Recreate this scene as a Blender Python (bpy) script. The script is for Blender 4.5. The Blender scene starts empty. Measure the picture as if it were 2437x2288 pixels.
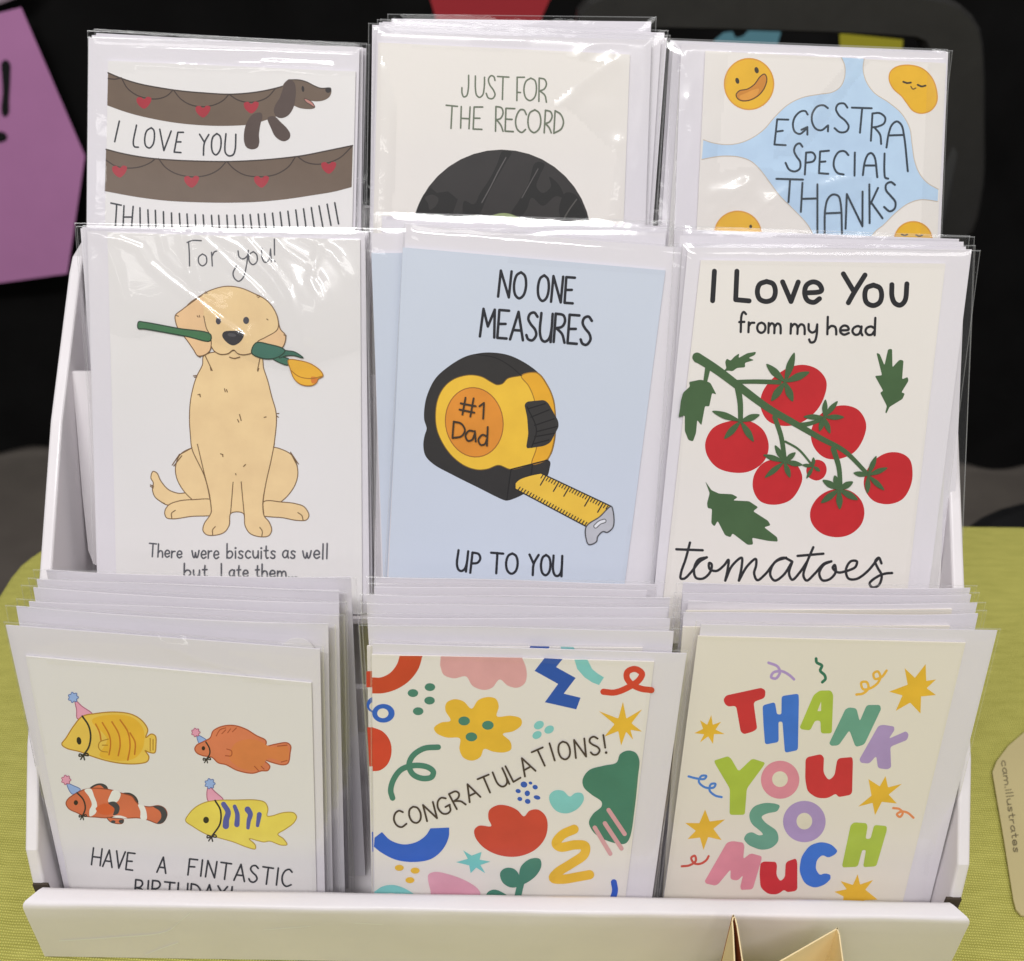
import bpy, bmesh, math, random
from mathutils import Vector, Matrix, noise
random.seed(7)
scene = bpy.context.scene
COL = scene.collection
rad = math.radians

# ------------------------------------------------------------------ camera
F_PX, CX, CY = 2500.0, 1218.5, 1144.0        # focal length in pixels of the 2437 x 2288 photograph
PITCH, ROLL, EYE_H = rad(36.0), rad(0.9), 0.447
EYE = Vector((0, 0, EYE_H))
FWD = Vector((0, math.cos(PITCH), -math.sin(PITCH)))
_R, _U = Vector((1, 0, 0)), Vector((0, math.sin(PITCH), math.cos(PITCH)))
RIGHT = _R * math.cos(ROLL) + _U * math.sin(ROLL)
UP = _U * math.cos(ROLL) - _R * math.sin(ROLL)
cam_data = bpy.data.cameras.new('camera')
cam = bpy.data.objects.new('camera', cam_data)
COL.objects.link(cam)
cam.matrix_world = Matrix(((RIGHT.x, UP.x, -FWD.x, EYE.x), (RIGHT.y, UP.y, -FWD.y, EYE.y),
                           (RIGHT.z, UP.z, -FWD.z, EYE.z), (0, 0, 0, 1)))
cam_data.sensor_width = 36.0
cam_data.lens = 36.0 * F_PX / 2437.0
cam_data.clip_start, cam_data.clip_end = 0.02, 100.0
cam_data.dof.use_dof = True
cam_data.dof.focus_distance = 0.425
cam_data.dof.aperture_fstop = 13.0
scene.camera = cam

# ------------------------------------------------------------------ light of the hall
world = bpy.data.worlds.new('World')
scene.world = world
world.use_nodes = True
_bg = world.node_tree.nodes['Background']
_bg.inputs['Color'].default_value = (1.0, 0.985, 0.975, 1)
_bg.inputs['Strength'].default_value = 0.19
scene.view_settings.view_transform = 'Standard'
scene.view_settings.look = 'None'
scene.view_settings.exposure = 0.04
scene.view_settings.gamma = 1.0
scene.cycles.transparent_max_bounces = 40
scene.cycles.max_bounces = 10
scene.cycles.use_denoising = True

def lamp(name, loc, target, sx, sy, power, color):
    ld = bpy.data.lights.new(name, 'AREA')
    ld.shape = 'RECTANGLE'
    ld.size, ld.size_y, ld.energy, ld.color = sx, sy, power, color
    o = bpy.data.objects.new(name, ld)
    COL.objects.link(o)
    o.location = loc
    o.rotation_euler = (Vector(target) - Vector(loc)).to_track_quat('-Z', 'Y').to_euler()
    return o
lamp('unseen_lamp', (-0.5, -0.15, 1.9), (-0.1, 0.35, 0.1), 1.3, 0.4, 8.5, (1.0, 0.99, 0.98))
lamp('unseen_lamp', (0.9, -0.55, 1.9), (0, 0.35, 0.1), 1.2, 0.25, 7.6, (1.0, 0.99, 0.98))
lamp('unseen_lamp', (-0.3, -1.2, 2.2), (0, 0.4, 0.2), 1.2, 0.16, 33, (1.0, 0.99, 0.985))  # added, unseen tube: main light, placed to draw glare on the dog sleeve
lamp('unseen_lamp', (-1.3, -3.0, 2.0), (0, 0.4, 0.1), 1.6, 0.2, 5, (1.0, 0.985, 0.97))  # added far behind the camera, for highlights on the film
lamp('unseen_lamp', (0.1, 1.15, 1.9), (0, 0.5, 0), 1.6, 0.4, 3.5, (1.0, 0.98, 0.96))

# ------------------------------------------------------------------ pixels of the photograph to points on real planes
def ray(px, py):
    return FWD + RIGHT * ((px - CX) / F_PX) + UP * (-(py - CY) / F_PX)

class Plane:
    def __init__(self, p, n):
        self.p, self.n = Vector(p), Vector(n).normalized()
    def hit(self, px, py, z=0.0):
        d = ray(px, py)
        t = (self.p - EYE).dot(self.n) / d.dot(self.n)
        return EYE + d * t + self.n * z
    def offset(self, z):
        return Plane(self.p + self.n * z, self.n)

def lean_plane(px, py, depth, lean):
    a = rad(lean)
    return Plane(EYE + ray(px, py) * depth, (0, -math.cos(a), math.sin(a)))

class View:
    """A crop of the photograph in which shapes were traced: crop coordinates to photograph pixels."""
    def __init__(self, x0, y0, x1, w):
        self.x0, self.y0, self.s = x0, y0, (x1 - x0) / w
    def __call__(self, x, y):
        return (self.x0 + x * self.s, self.y0 + y * self.s)
VA = View(180, 60, 900, 1988)
VB = View(860, 20, 1620, 1988)
VC = View(1580, 80, 2340, 1988)
VD = View(180, 520, 900, 1527)
VE = View(860, 500, 1680, 1663)
VF = View(1580, 530, 2360, 1635)
VG = View(0, 1350, 900, 1976)
VH = View(840, 1370, 1660, 1844)
VI = View(1560, 1370, 2437, 1783)
V1 = View(0, 0, 1, 1)

# ------------------------------------------------------------------ materials
MATS = {}
def lin(c):
    c /= 255.0
    return c / 12.92 if c <= 0.04045 else ((c + 0.055) / 1.055) ** 2.4
def albedo(rgb, k=1.2):
    return tuple(min(0.86, lin(c) * k) for c in rgb)

def new_mat(name):
    m = bpy.data.materials.new(name)
    m.use_nodes = True
    nt = m.node_tree
    return m, nt, nt.nodes['Principled BSDF'], nt.nodes['Material Output']

def node(nt, kind, **kw):
    n = nt.nodes.new(kind)
    for k, v in kw.items():
        setattr(n, k, v)
    return n

def ink(rgb, coat=0.25):
    """Printed colour on a card: a touch of uneven toner and the gloss of the clear film that clings to it."""
    key = ('ink', tuple(rgb), coat)
    if key in MATS:
        return MATS[key]
    m, nt, b, out = new_mat('ink_%d_%d_%d' % tuple(rgb))
    c = albedo(rgb)
    tc = node(nt, 'ShaderNodeTexCoord')
    nz = node(nt, 'ShaderNodeTexNoise')
    nz.inputs['Scale'].default_value = 90
    nz.inputs['Detail'].default_value = 4
    nt.links.new(tc.outputs['Object'], nz.inputs['Vector'])
    rm = node(nt, 'ShaderNodeValToRGB')
    rm.color_ramp.elements[0].position, rm.color_ramp.elements[1].position = 0.3, 0.7
    rm.color_ramp.elements[0].color = tuple(x * 0.94 for x in c) + (1,)
    rm.color_ramp.elements[1].color = tuple(min(0.88, x * 1.05) for x in c) + (1,)
    nt.links.new(nz.outputs['Fac'], rm.inputs['Fac'])
    nt.links.new(rm.outputs['Color'], b.inputs['Base Color'])
    b.inputs['Roughness'].default_value = 0.5
    b.inputs['Specular IOR Level'].default_value = 0.35
    b.inputs['Coat Weight'].default_value = coat
    b.inputs['Coat Roughness'].default_value = 0.12
    MATS[key] = m
    return m

def paper(name, rgb, rough=0.6, coat=0.0, bump=0.0, fibre=900, vary=0.03, k=1.25):
    if name in MATS:
        return MATS[name]
    m, nt, b, out = new_mat(name)
    c = albedo(rgb, k)
    tc = node(nt, 'ShaderNodeTexCoord')
    nz = node(nt, 'ShaderNodeTexNoise')
    nz.inputs['Scale'].default_value = 14
    nz.inputs['Detail'].default_value = 5
    nt.links.new(tc.outputs['Object'], nz.inputs['Vector'])
    rm = node(nt, 'ShaderNodeValToRGB')
    rm.color_ramp.elements[0].position, rm.color_ramp.elements[1].position = 0.3, 0.7
    rm.color_ramp.elements[0].color = tuple(x * (1 - vary) for x in c) + (1,)
    rm.color_ramp.elements[1].color = tuple(min(0.88, x * (1 + vary)) for x in c) + (1,)
    nt.links.new(nz.outputs['Fac'], rm.inputs['Fac'])
    nt.links.new(rm.outputs['Color'], b.inputs['Base Color'])
    b.inputs['Roughness'].default_value = rough
    b.inputs['Specular IOR Level'].default_value = 0.35
    b.inputs['Coat Weight'].default_value = coat
    b.inputs['Coat Roughness'].default_value = 0.12
    if bump:
        n2 = node(nt, 'ShaderNodeTexNoise')
        n2.inputs['Scale'].default_value = fibre
        n2.inputs['Detail'].default_value = 3
        nt.links.new(tc.outputs['Object'], n2.inputs['Vector'])
        bp = node(nt, 'ShaderNodeBump')
        bp.inputs['Strength'].default_value = bump
        bp.inputs['Distance'].default_value = 0.0004
        nt.links.new(n2.outputs['Fac'], bp.inputs['Height'])
        nt.links.new(bp.outputs['Normal'], b.inputs['Normal'])
    MATS[name] = m
    return m

def film(name, base=0.05, rough=0.07, haze=0.0, bump=0.25, scale=60, soft=0.0):
    """Clear cellophane: passes light straight through and mirrors the lamps off its wrinkles."""
    if name in MATS:
        return MATS[name]
    m, nt, b, out = new_mat(name)
    nt.nodes.remove(b)
    tr = node(nt, 'ShaderNodeBsdfTransparent')
    tr.inputs['Color'].default_value = (1, 1, 1, 1)
    gl = node(nt, 'ShaderNodeBsdfGlossy')
    gl.inputs['Roughness'].default_value = rough
    gl.inputs['Color'].default_value = (1, 1, 1, 1)
    lw = node(nt, 'ShaderNodeLayerWeight')
    lw.inputs['Blend'].default_value = 0.5
    pw = node(nt, 'ShaderNodeMath', operation='POWER')
    pw.inputs[1].default_value = 4.0
    nt.links.new(lw.outputs['Facing'], pw.inputs[0])
    ml = node(nt, 'ShaderNodeMath', operation='MULTIPLY_ADD')
    ml.inputs[1].default_value, ml.inputs[2].default_value = 0.7, base
    nt.links.new(pw.outputs[0], ml.inputs[0])
    if bump:
        tc = node(nt, 'ShaderNodeTexCoord')
        mp = node(nt, 'ShaderNodeMapping')
        mp.inputs['Rotation'].default_value = (0.3, 0.7, 0.4)
        mp.inputs['Scale'].default_value = (1.0, 0.35, 1.6)
        nz = node(nt, 'ShaderNodeTexNoise')
        nz.inputs['Scale'].default_value = scale
        nz.inputs['Detail'].default_value = 3.0
        nz.inputs['Distortion'].default_value = 0.8
        nt.links.new(tc.outputs['Object'], mp.inputs['Vector'])
        nt.links.new(mp.outputs['Vector'], nz.inputs['Vector'])
        bp = node(nt, 'ShaderNodeBump')
        bp.inputs['Strength'].default_value = bump
        bp.inputs['Distance'].default_value = 0.004
        nt.links.new(nz.outputs['Fac'], bp.inputs['Height'])
        nt.links.new(bp.outputs['Normal'], gl.inputs['Normal'])
    if soft:                                   # rougher second gloss lobe, adds a milky glow round the lamp glare
        g2 = node(nt, 'ShaderNodeBsdfGlossy')
        g2.inputs['Roughness'].default_value = 0.27
        g2.inputs['Color'].default_value = (1, 1, 1, 1)
        ms = node(nt, 'ShaderNodeMixShader')
        ms.inputs['Fac'].default_value = soft
        nt.links.new(gl.outputs[0], ms.inputs[1])
        nt.links.new(g2.outputs[0], ms.inputs[2])
        gl = ms
    mx = node(nt, 'ShaderNodeMixShader')
    nt.links.new(ml.outputs[0], mx.inputs['Fac'])
    nt.links.new(tr.outputs[0], mx.inputs[1])
    nt.links.new(gl.outputs[0], mx.inputs[2])
    last = mx
    if haze:
        df = node(nt, 'ShaderNodeBsdfDiffuse')
        df.inputs['Color'].default_value = (0.85, 0.85, 0.86, 1)
        m2 = node(nt, 'ShaderNodeMixShader')
        m2.inputs['Fac'].default_value = haze
        nt.links.new(mx.outputs[0], m2.inputs[1])
        nt.links.new(df.outputs[0], m2.inputs[2])
        last = m2
    nt.links.new(last.outputs[0], out.inputs['Surface'])
    MATS[name] = m
    return m

# ------------------------------------------------------------------ object helpers
def tag(o, label=None, cat=None, group=None, kind=None):
    if label: o['label'] = label
    if cat: o['category'] = cat
    if group: o['group'] = group
    if kind: o['kind'] = kind
    return o

def empty(name, loc, label, cat, group=None):
    o = bpy.data.objects.new(name, None)
    o.empty_display_size = 0.02
    COL.objects.link(o)
    o.location = loc
    return tag(o, label, cat, group)

class MB:
    """Collects faces in world coordinates with a material each and links them as one mesh object."""
    def __init__(self):
        self.v, self.f, self.m, self.mats = [], [], [], []
    def mi(self, mat):
        if mat not in self.mats:
            self.mats.append(mat)
        return self.mats.index(mat)
    def face(self, pts, mat):
        k = len(self.v)
        self.v += [Vector(p) for p in pts]
        self.f.append(list(range(k, k + len(pts))))
        self.m.append(self.mi(mat))
    def prism(self, a, b, mat, side=None):
        """Closed solid between the two equal rings a (front) and b (back)."""
        k, n = len(self.v), len(a)
        self.v += [Vector(p) for p in a] + [Vector(p) for p in b]
        i, j = self.mi(mat), self.mi(side or mat)
        self.f.append(list(range(k, k + n))); self.m.append(i)
        self.f.append([k + n + q for q in reversed(range(n))]); self.m.append(i)
        for q in range(n):
            r = (q + 1) % n
            self.f.append([k + r, k + q, k + n + q, k + n + r]); self.m.append(j)
    def box(self, c, s, mat, rot=None):
        c = Vector(c)
        pts = [Vector((x * s[0] / 2, y * s[1] / 2, z * s[2] / 2)) for z in (-1, 1) for x, y in ((-1, -1), (1, -1), (1, 1), (-1, 1))]
        if rot: pts = [rot @ p for p in pts]
        pts = [c + p for p in pts]
        self.prism(pts[4:], pts[:4], mat)
    def grid(self, rows, mat, keep=None):
        k = len(self.v)
        nr, nc = len(rows), len(rows[0])
        for r in rows: self.v += [Vector(p) for p in r]
        i = self.mi(mat)
        for r in range(nr - 1):
            for c in range(nc - 1):
                if keep and not keep(r, c): continue
                self.f.append([k + r * nc + c, k + (r + 1) * nc + c, k + (r + 1) * nc + c + 1, k + r * nc + c + 1])
                self.m.append(i)
    def tube(self, path, r, mat, n=10):
        path = [Vector(p) for p in path]
        k = len(self.v)
        for q, p in enumerate(path):
            d = (path[min(q + 1, len(path) - 1)] - path[max(q - 1, 0)]).normalized()
            a = d.cross(Vector((0.31, 0.22, 0.92))).normalized()
            b = d.cross(a)
            rr = r[q] if isinstance(r, (list, tuple)) else r
            self.v += [p + (a * math.cos(2 * math.pi * s / n) + b * math.sin(2 * math.pi * s / n)) * rr for s in range(n)]
        i = self.mi(mat)
        for q in range(len(path) - 1):
            for s in range(n):
                t = (s + 1) % n
                self.f.append([k + q * n + s, k + q * n + t, k + (q + 1) * n + t, k + (q + 1) * n + s]); self.m.append(i)
        self.f.append([k + s for s in reversed(range(n))]); self.m.append(i)
        self.f.append([k + (len(path) - 1) * n + s for s in range(n)]); self.m.append(i)
    def build(self, name, parent=None, smooth=False, origin=None, bevel=0.0):
        me = bpy.data.meshes.new(name)
        root = parent
        o0 = Vector((0, 0, 0))
        while root is not None:
            o0 = o0 + root.location
            root = root.parent
        if origin is not None: o0 = Vector(origin)
        me.from_pydata([tuple(p - o0) for p in self.v], [], self.f)
        for m in self.mats: me.materials.append(m)
        me.polygons.foreach_set('material_index', self.m)
        if smooth: me.polygons.foreach_set('use_smooth', [True] * len(me.polygons))
        me.update()
        o = bpy.data.objects.new(name, me)
        COL.objects.link(o)
        if parent is not None: o.parent = parent
        elif origin is not None: o.location = origin
        if bevel:
            bv = o.modifiers.new('bevel', 'BEVEL')
            bv.width, bv.segments, bv.limit_method, bv.angle_limit = bevel, 3, 'ANGLE', rad(40)
        return o

# ------------------------------------------------------------------ drawing on a card's face
def catmull(pts, closed, n=7):
    if len(pts) < 3: return list(pts)
    out, N = [], len(pts)
    rng = range(N) if closed else range(N - 1)
    for i in rng:
        if closed: p0, p1, p2, p3 = pts[i - 1], pts[i], pts[(i + 1) % N], pts[(i + 2) % N]
        else: p0, p1, p2, p3 = pts[max(i - 1, 0)], pts[i], pts[i + 1], pts[min(i + 2, N - 1)]
        # centripetal form, so that close points do not make loops
        def gap(a, b): return max(1e-6, math.hypot(a[0] - b[0], a[1] - b[1]) ** 0.5)
        t1 = gap(p0, p1) if p0 != p1 else gap(p1, p2)
        t2 = t1 + gap(p1, p2)
        t3 = t2 + (gap(p2, p3) if p2 != p3 else gap(p1, p2))
        for s in range(n):
            t = t1 + (t2 - t1) * s / n
            def L(a, b, ta, tb): return tuple(a[q] * (tb - t) / (tb - ta) + b[q] * (t - ta) / (tb - ta) for q in (0, 1))
            q0 = p0 if p0 != p1 else (2 * p1[0] - p2[0], 2 * p1[1] - p2[1])
            q3 = p3 if p3 != p2 else (2 * p2[0] - p1[0], 2 * p2[1] - p1[1])
            a1, a2, a3 = L(q0, p1, 0, t1), L(p1, p2, t1, t2), L(p2, q3, t2, t3)
            b1, b2 = L(a1, a2, 0, t2), L(a2, a3, t1, t3)
            out.append(L(b1, b2, t1, t2))
    if not closed: out.append(pts[-1])
    return out

def round_corners(pts, r, n=5):
    out, N = [], len(pts)
    for i in range(N):
        a, b, c = pts[i - 1], pts[i], pts[(i + 1) % N]
        la, lc = math.dist(a, b), math.dist(c, b)
        k = min(r, la * 0.45, lc * 0.45)
        p = tuple(b[q] + (a[q] - b[q]) * k / la for q in (0, 1))
        s = tuple(b[q] + (c[q] - b[q]) * k / lc for q in (0, 1))
        for j in range(n + 1):
            t = j / n
            out.append(tuple(p[q] * (1 - t) ** 2 + 2 * b[q] * t * (1 - t) + s[q] * t * t for q in (0, 1)))
    return out

class Art:
    """One printed sub-part: flat ink sheets laid 3 micrometres apart on the card's face."""
    STEP = 0.000003
    def __init__(self, plane, view, base=0.00004):
        self.pl, self.view, self.z, self.mb = plane, view, base, MB()
    def at(self, p, dz=0.0):
        return self.pl.hit(*self.view(*p), z=self.z + dz)
    def up(self):
        self.z += self.STEP
    def raw(self, pts, rgb):
        a = sum(pts[i - 1][0] * pts[i][1] - pts[i][0] * pts[i - 1][1] for i in range(len(pts)))
        if a > 0: pts = pts[::-1]
        self.mb.face([self.at(p) for p in pts], ink(rgb))
        self.up()
    def blob(self, pts, rgb, line=None, lw=5):
        c = catmull(pts, True)
        self.raw(c, rgb)
        if line: self.ribbon(c + [c[0]], lw, line, caps=False)
    def poly(self, pts, rgb, r=0):
        self.raw(round_corners(pts, r) if r else list(pts), rgb)
    def ell(self, cx, cy, rx, ry, rgb, rot=0, line=None, lw=5):
        n, a = 40, rad(rot)
        pts = [(cx + rx * math.cos(t) * math.cos(a) - ry * math.sin(t) * math.sin(a),
                cy + rx * math.cos(t) * math.sin(a) + ry * math.sin(t) * math.cos(a)) for t in [2 * math.pi * i / n for i in range(n)]]
        self.raw(pts, rgb)
        if line: self.ribbon(pts + [pts[0]], lw, line, caps=False)
    def ribbon(self, pts, w, rgb, caps=True, w1=None):
        pts = [p for i, p in enumerate(pts) if i == 0 or math.dist(p, pts[i - 1]) > 1e-3]
        N = len(pts)
        if N < 2: return
        mat = ink(rgb)
        w1 = w if w1 is None else w1
        left, right, half = [], [], []
        for i in range(N):
            a, b = pts[max(i - 1, 0)], pts[min(i + 1, N - 1)]
            if not caps and i in (0, N - 1) and math.dist(pts[0], pts[-1]) < 1e-3: a, b = pts[-2], pts[1]
            d = math.dist(a, b) or 1.0
            nx, ny = -(b[1] - a[1]) / d, (b[0] - a[0]) / d
            h = (w + (w1 - w) * i / (N - 1)) / 2
            left.append((pts[i][0] + nx * h, pts[i][1] + ny * h)); right.append((pts[i][0] - nx * h, pts[i][1] - ny * h))
            half.append((nx, ny, h))
        ramp = self.STEP * 1.5 / N
        for i in range(N - 1):
            self.mb.face([self.at(left[i], ramp * i), self.at(left[i + 1], ramp * (i + 1)), self.at(right[i + 1], ramp * (i + 1)), self.at(right[i], ramp * i)], mat)
        if caps:
            for i, sgn in ((0, 1), (N - 1, -1)):
                nx, ny, h = half[i]
                a0 = math.atan2(ny, nx)
                arc = [(pts[i][0] + math.cos(a0 + sgn * math.pi * s / 8) * h, pts[i][1] + math.sin(a0 + sgn * math.pi * s / 8) * h) for s in range(9)]
                if sgn < 0: arc = arc[::-1]
                self.mb.face([self.at(p, ramp * i) for p in arc], mat)
        self.z += self.STEP * 1.6
    def line(self, pts, w, rgb, w1=None, smooth=True):
        self.ribbon(catmull(pts, False) if smooth and len(pts) > 2 else pts, w, rgb, True, w1)
    def lines(self, many, w, rgb):
        for s in many: self.line(s, w, rgb)
    def write(self, text, base, cap, w, rgb, squeeze=1.0, track=0.16, font=None):
        """TEXT in hand lettering along the polyline BASE (its full length); CAP is the capital height, or a pair left/right."""
        caps = cap if isinstance(cap, (tuple, list)) else (cap, cap)
        adv, x = [], 0.0
        for ch in text:
            g = GLYPHS.get(ch)
            gw = 0.32 if g is None else g[0]
            adv.append((ch, x, gw)); x += gw + (track if g else 0.0)
        total = x - track
        seg = [math.dist(base[i], base[i + 1]) for i in range(len(base) - 1)]
        L = sum(seg)
        def along(s):
            s = max(0.0, min(L, s))
            for i, d in enumerate(seg):
                if s <= d or i == len(seg) - 1:
                    t = s / d
                    a, b = base[i], base[i + 1]
                    return (a[0] + (b[0] - a[0]) * t, a[1] + (b[1] - a[1]) * t), ((b[0] - a[0]) / d, (b[1] - a[1]) / d)
                s -= d
        for ch, x0, gw in adv:
            g = GLYPHS.get(ch)
            if g is None: continue
            o, _ = along((x0 + gw / 2) / total * L)
            pa, _ = along(max(0.0, (x0 - 0.4) / total * L)); pb, _ = along((x0 + gw + 0.4) / total * L)
            dd = math.dist(pa, pb) or 1.0
            dx, dy = (pb[0] - pa[0]) / dd, (pb[1] - pa[1]) / dd
            h = caps[0] + (caps[1] - caps[0]) * (x0 / total)
            k = L / total
            jig = random.uniform(-0.02, 0.02)
            for st in g[1]:
                pts = []
                for gx, gy in st:
                    u, v = (gx - gw / 2) * k, (1 - gy + jig) * h
                    pts.append((o[0] + dx * u + dy * v, o[1] + dy * u - dx * v))
                if len(st) == 1: self.ell(pts[0][0], pts[0][1], w * 0.7, w * 0.7, rgb)
                else: self.line(pts, w, rgb)
    def build(self, name, parent):
        return self.mb.build(name, parent)

GLYPHS = {
 'A': (.50, [[(0, 1), (.25, 0)], [(.25, 0), (.5, 1)], [(.09, .66), (.41, .66)]]),
 'B': (.42, [[(0, 0), (0, 1)], [(0, 0), (.28, .05), (.34, .24), (.22, .44), (0, .48)], [(0, .48), (.3, .55), (.42, .75), (.28, .95), (0, 1)]]),
 'C': (.46, [[(.44, .14), (.3, 0), (.12, .1), (.0, .45), (.07, .85), (.24, 1), (.46, .88)]]),
 'D': (.46, [[(0, 0), (0, 1)], [(0, 0), (.26, .07), (.44, .32), (.46, .52), (.4, .78), (.24, .94), (0, 1)]]),
 'E': (.38, [[(.38, 0), (0, 0)], [(0, 0), (0, 1)], [(0, .5), (.28, .48)], [(0, 1), (.36, 1)]]),
 'F': (.38, [[(.38, 0), (0, 0)], [(0, 0), (0, 1)], [(0, .48), (.28, .46)]]),
 'G': (.50, [[(.46, .14), (.3, 0), (.12, .1), (0, .45), (.08, .88), (.26, 1), (.42, .92), (.48, .62)], [(.3, .6), (.5, .58)]]),
 'H': (.46, [[(0, 0), (0, 1)], [(.46, 0), (.46, 1)], [(0, .52), (.46, .52)]]),
 'I': (.06, [[(.03, 0), (.03, 1)]]),
 'L': (.34, [[(.0, 0), (0, 1)], [(0, 1), (.34, .97)]]),
 'M': (.56, [[(0, 1), (.06, 0)], [(.06, 0), (.28, .62)], [(.28, .62), (.5, 0)], [(.5, 0), (.56, 1)]]),
 'N': (.46, [[(0, 1), (.03, 0)], [(.03, 0), (.43, 1)], [(.43, 1), (.46, 0)]]),
 'O': (.48, [[(.24, 0), (.08, .12), (0, .5), (.08, .88), (.24, 1), (.4, .88), (.48, .5), (.4, .12), (.24, 0)]]),
 'P': (.38, [[(0, 0), (0, 1)], [(0, 0), (.28, .04), (.38, .25), (.28, .47), (0, .54)]]),
 'R': (.42, [[(0, 0), (0, 1)], [(0, 0), (.3, .04), (.38, .24), (.28, .44), (0, .52)], [(.08, .52), (.3, .7), (.42, 1)]]),
 'S': (.40, [[(.38, .14), (.24, 0), (.08, .06), (.03, .24), (.14, .42), (.32, .6), (.38, .8), (.24, .99), (.08, .96), (0, .82)]]),
 'T': (.50, [[(0, 0), (.5, .02)], [(.26, 0), (.25, 1)]]),
 'U': (.44, [[(0, 0), (.0, .7), (.1, .95), (.22, 1), (.36, .9), (.43, .65), (.44, 0)], [(.44, .5), (.44, 1)]]),
 'V': (.46, [[(0, 0), (.22, 1)], [(.22, 1), (.46, 0)]]),
 'Y': (.46, [[(0, 0), (.23, .45)], [(.46, 0), (.23, .45), (.2, 1)]]),
 '!': (.08, [[(.06, 0), (.04, .7)], [(.04, .97)]]),
 '.': (.06, [[(.03, .98)]]),
 'a': (.36, [[(.34, .56), (.2, .48), (.04, .6), (.0, .8), (.1, .98), (.24, .94), (.34, .6)], [(.34, .5), (.33, .85), (.38, 1)]]),
 'b': (.36, [[(0, 0), (0, 1)], [(0, .7), (.14, .52), (.3, .56), (.36, .76), (.26, .96), (.1, 1), (0, .92)]]),
 'c': (.32, [[(.31, .56), (.16, .48), (.02, .64), (.02, .86), (.16, 1), (.32, .92)]]),
 'd': (.36, [[(.34, .6), (.2, .5), (.04, .6), (.0, .8), (.1, .98), (.24, .96), (.34, .75)], [(.36, 0), (.35, 1)]]),
 'e': (.34, [[(.02, .76), (.33, .7), (.28, .52), (.14, .48), (.02, .64), (.02, .86), (.16, 1), (.34, .9)]]),
 'f': (.28, [[(.28, .08), (.18, -.02), (.1, .1), (.08, 1)], [(0, .5), (.22, .48)]]),
 'h': (.34, [[(0, 0), (0, 1)], [(0, .72), (.14, .52), (.28, .56), (.33, .72), (.34, 1)]]),
 'i': (.06, [[(.03, .5), (.03, 1)], [(.03, .28)]]),
 'l': (.08, [[(.04, 0), (.03, 1)]]),
 'm': (.54, [[(0, .5), (0, 1)], [(0, .7), (.12, .51), (.22, .56), (.26, .72), (.26, 1)], [(.26, .7), (.38, .51), (.49, .56), (.53, .72), (.54, 1)]]),
 'n': (.34, [[(0, .5), (0, 1)], [(0, .7), (.14, .51), (.28, .56), (.33, .72), (.34, 1)]]),
 'o': (.36, [[(.18, .48), (.05, .56), (0, .74), (.05, .92), (.18, 1), (.31, .92), (.36, .74), (.31, .56), (.18, .48)]]),
 'r': (.24, [[(0, .5), (0, 1)], [(0, .7), (.1, .53), (.24, .51)]]),
 's': (.30, [[(.29, .55), (.16, .48), (.04, .56), (.1, .7), (.26, .82), (.24, .96), (.1, 1), (0, .93)]]),
 't': (.26, [[(.13, .14), (.12, .84), (.18, .99), (.26, .95)], [(0, .46), (.25, .44)]]),
 'u': (.34, [[(0, .5), (.01, .82), (.12, 1), (.26, .92), (.33, .7)], [(.33, .5), (.34, 1)]]),
 'v': (.32, [[(0, .5), (.15, 1)], [(.15, 1), (.32, .5)]]),
 'w': (.50, [[(0, .5), (.1, .92), (.17, .97), (.25, .62)], [(.25, .62), (.33, .97), (.4, .92), (.5, .48)]]),
 'y': (.34, [[(0, .5), (.02, .8), (.14, .92), (.28, .82), (.33, .5)], [(.33, .5), (.32, 1.05), (.24, 1.38), (.1, 1.42), (.04, 1.28)]]),
}
# ------------------------------------------------------------------ the nine pictures
INK = (48, 50, 56)

def heart(a, x, y, rgb, w=100, h=78):
    a.blob([(x, y - h * .30), (x + w * .22, y - h * .50), (x + w * .47, y - h * .40), (x + w * .42, y - h * .02), (x + w * .18, y + h * .38), (x, y + h * .5),
            (x - w * .22, y + h * .36), (x - w * .46, y - h * .02), (x - w * .48, y - h * .38), (x - w * .24, y - h * .48)], rgb)

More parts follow.
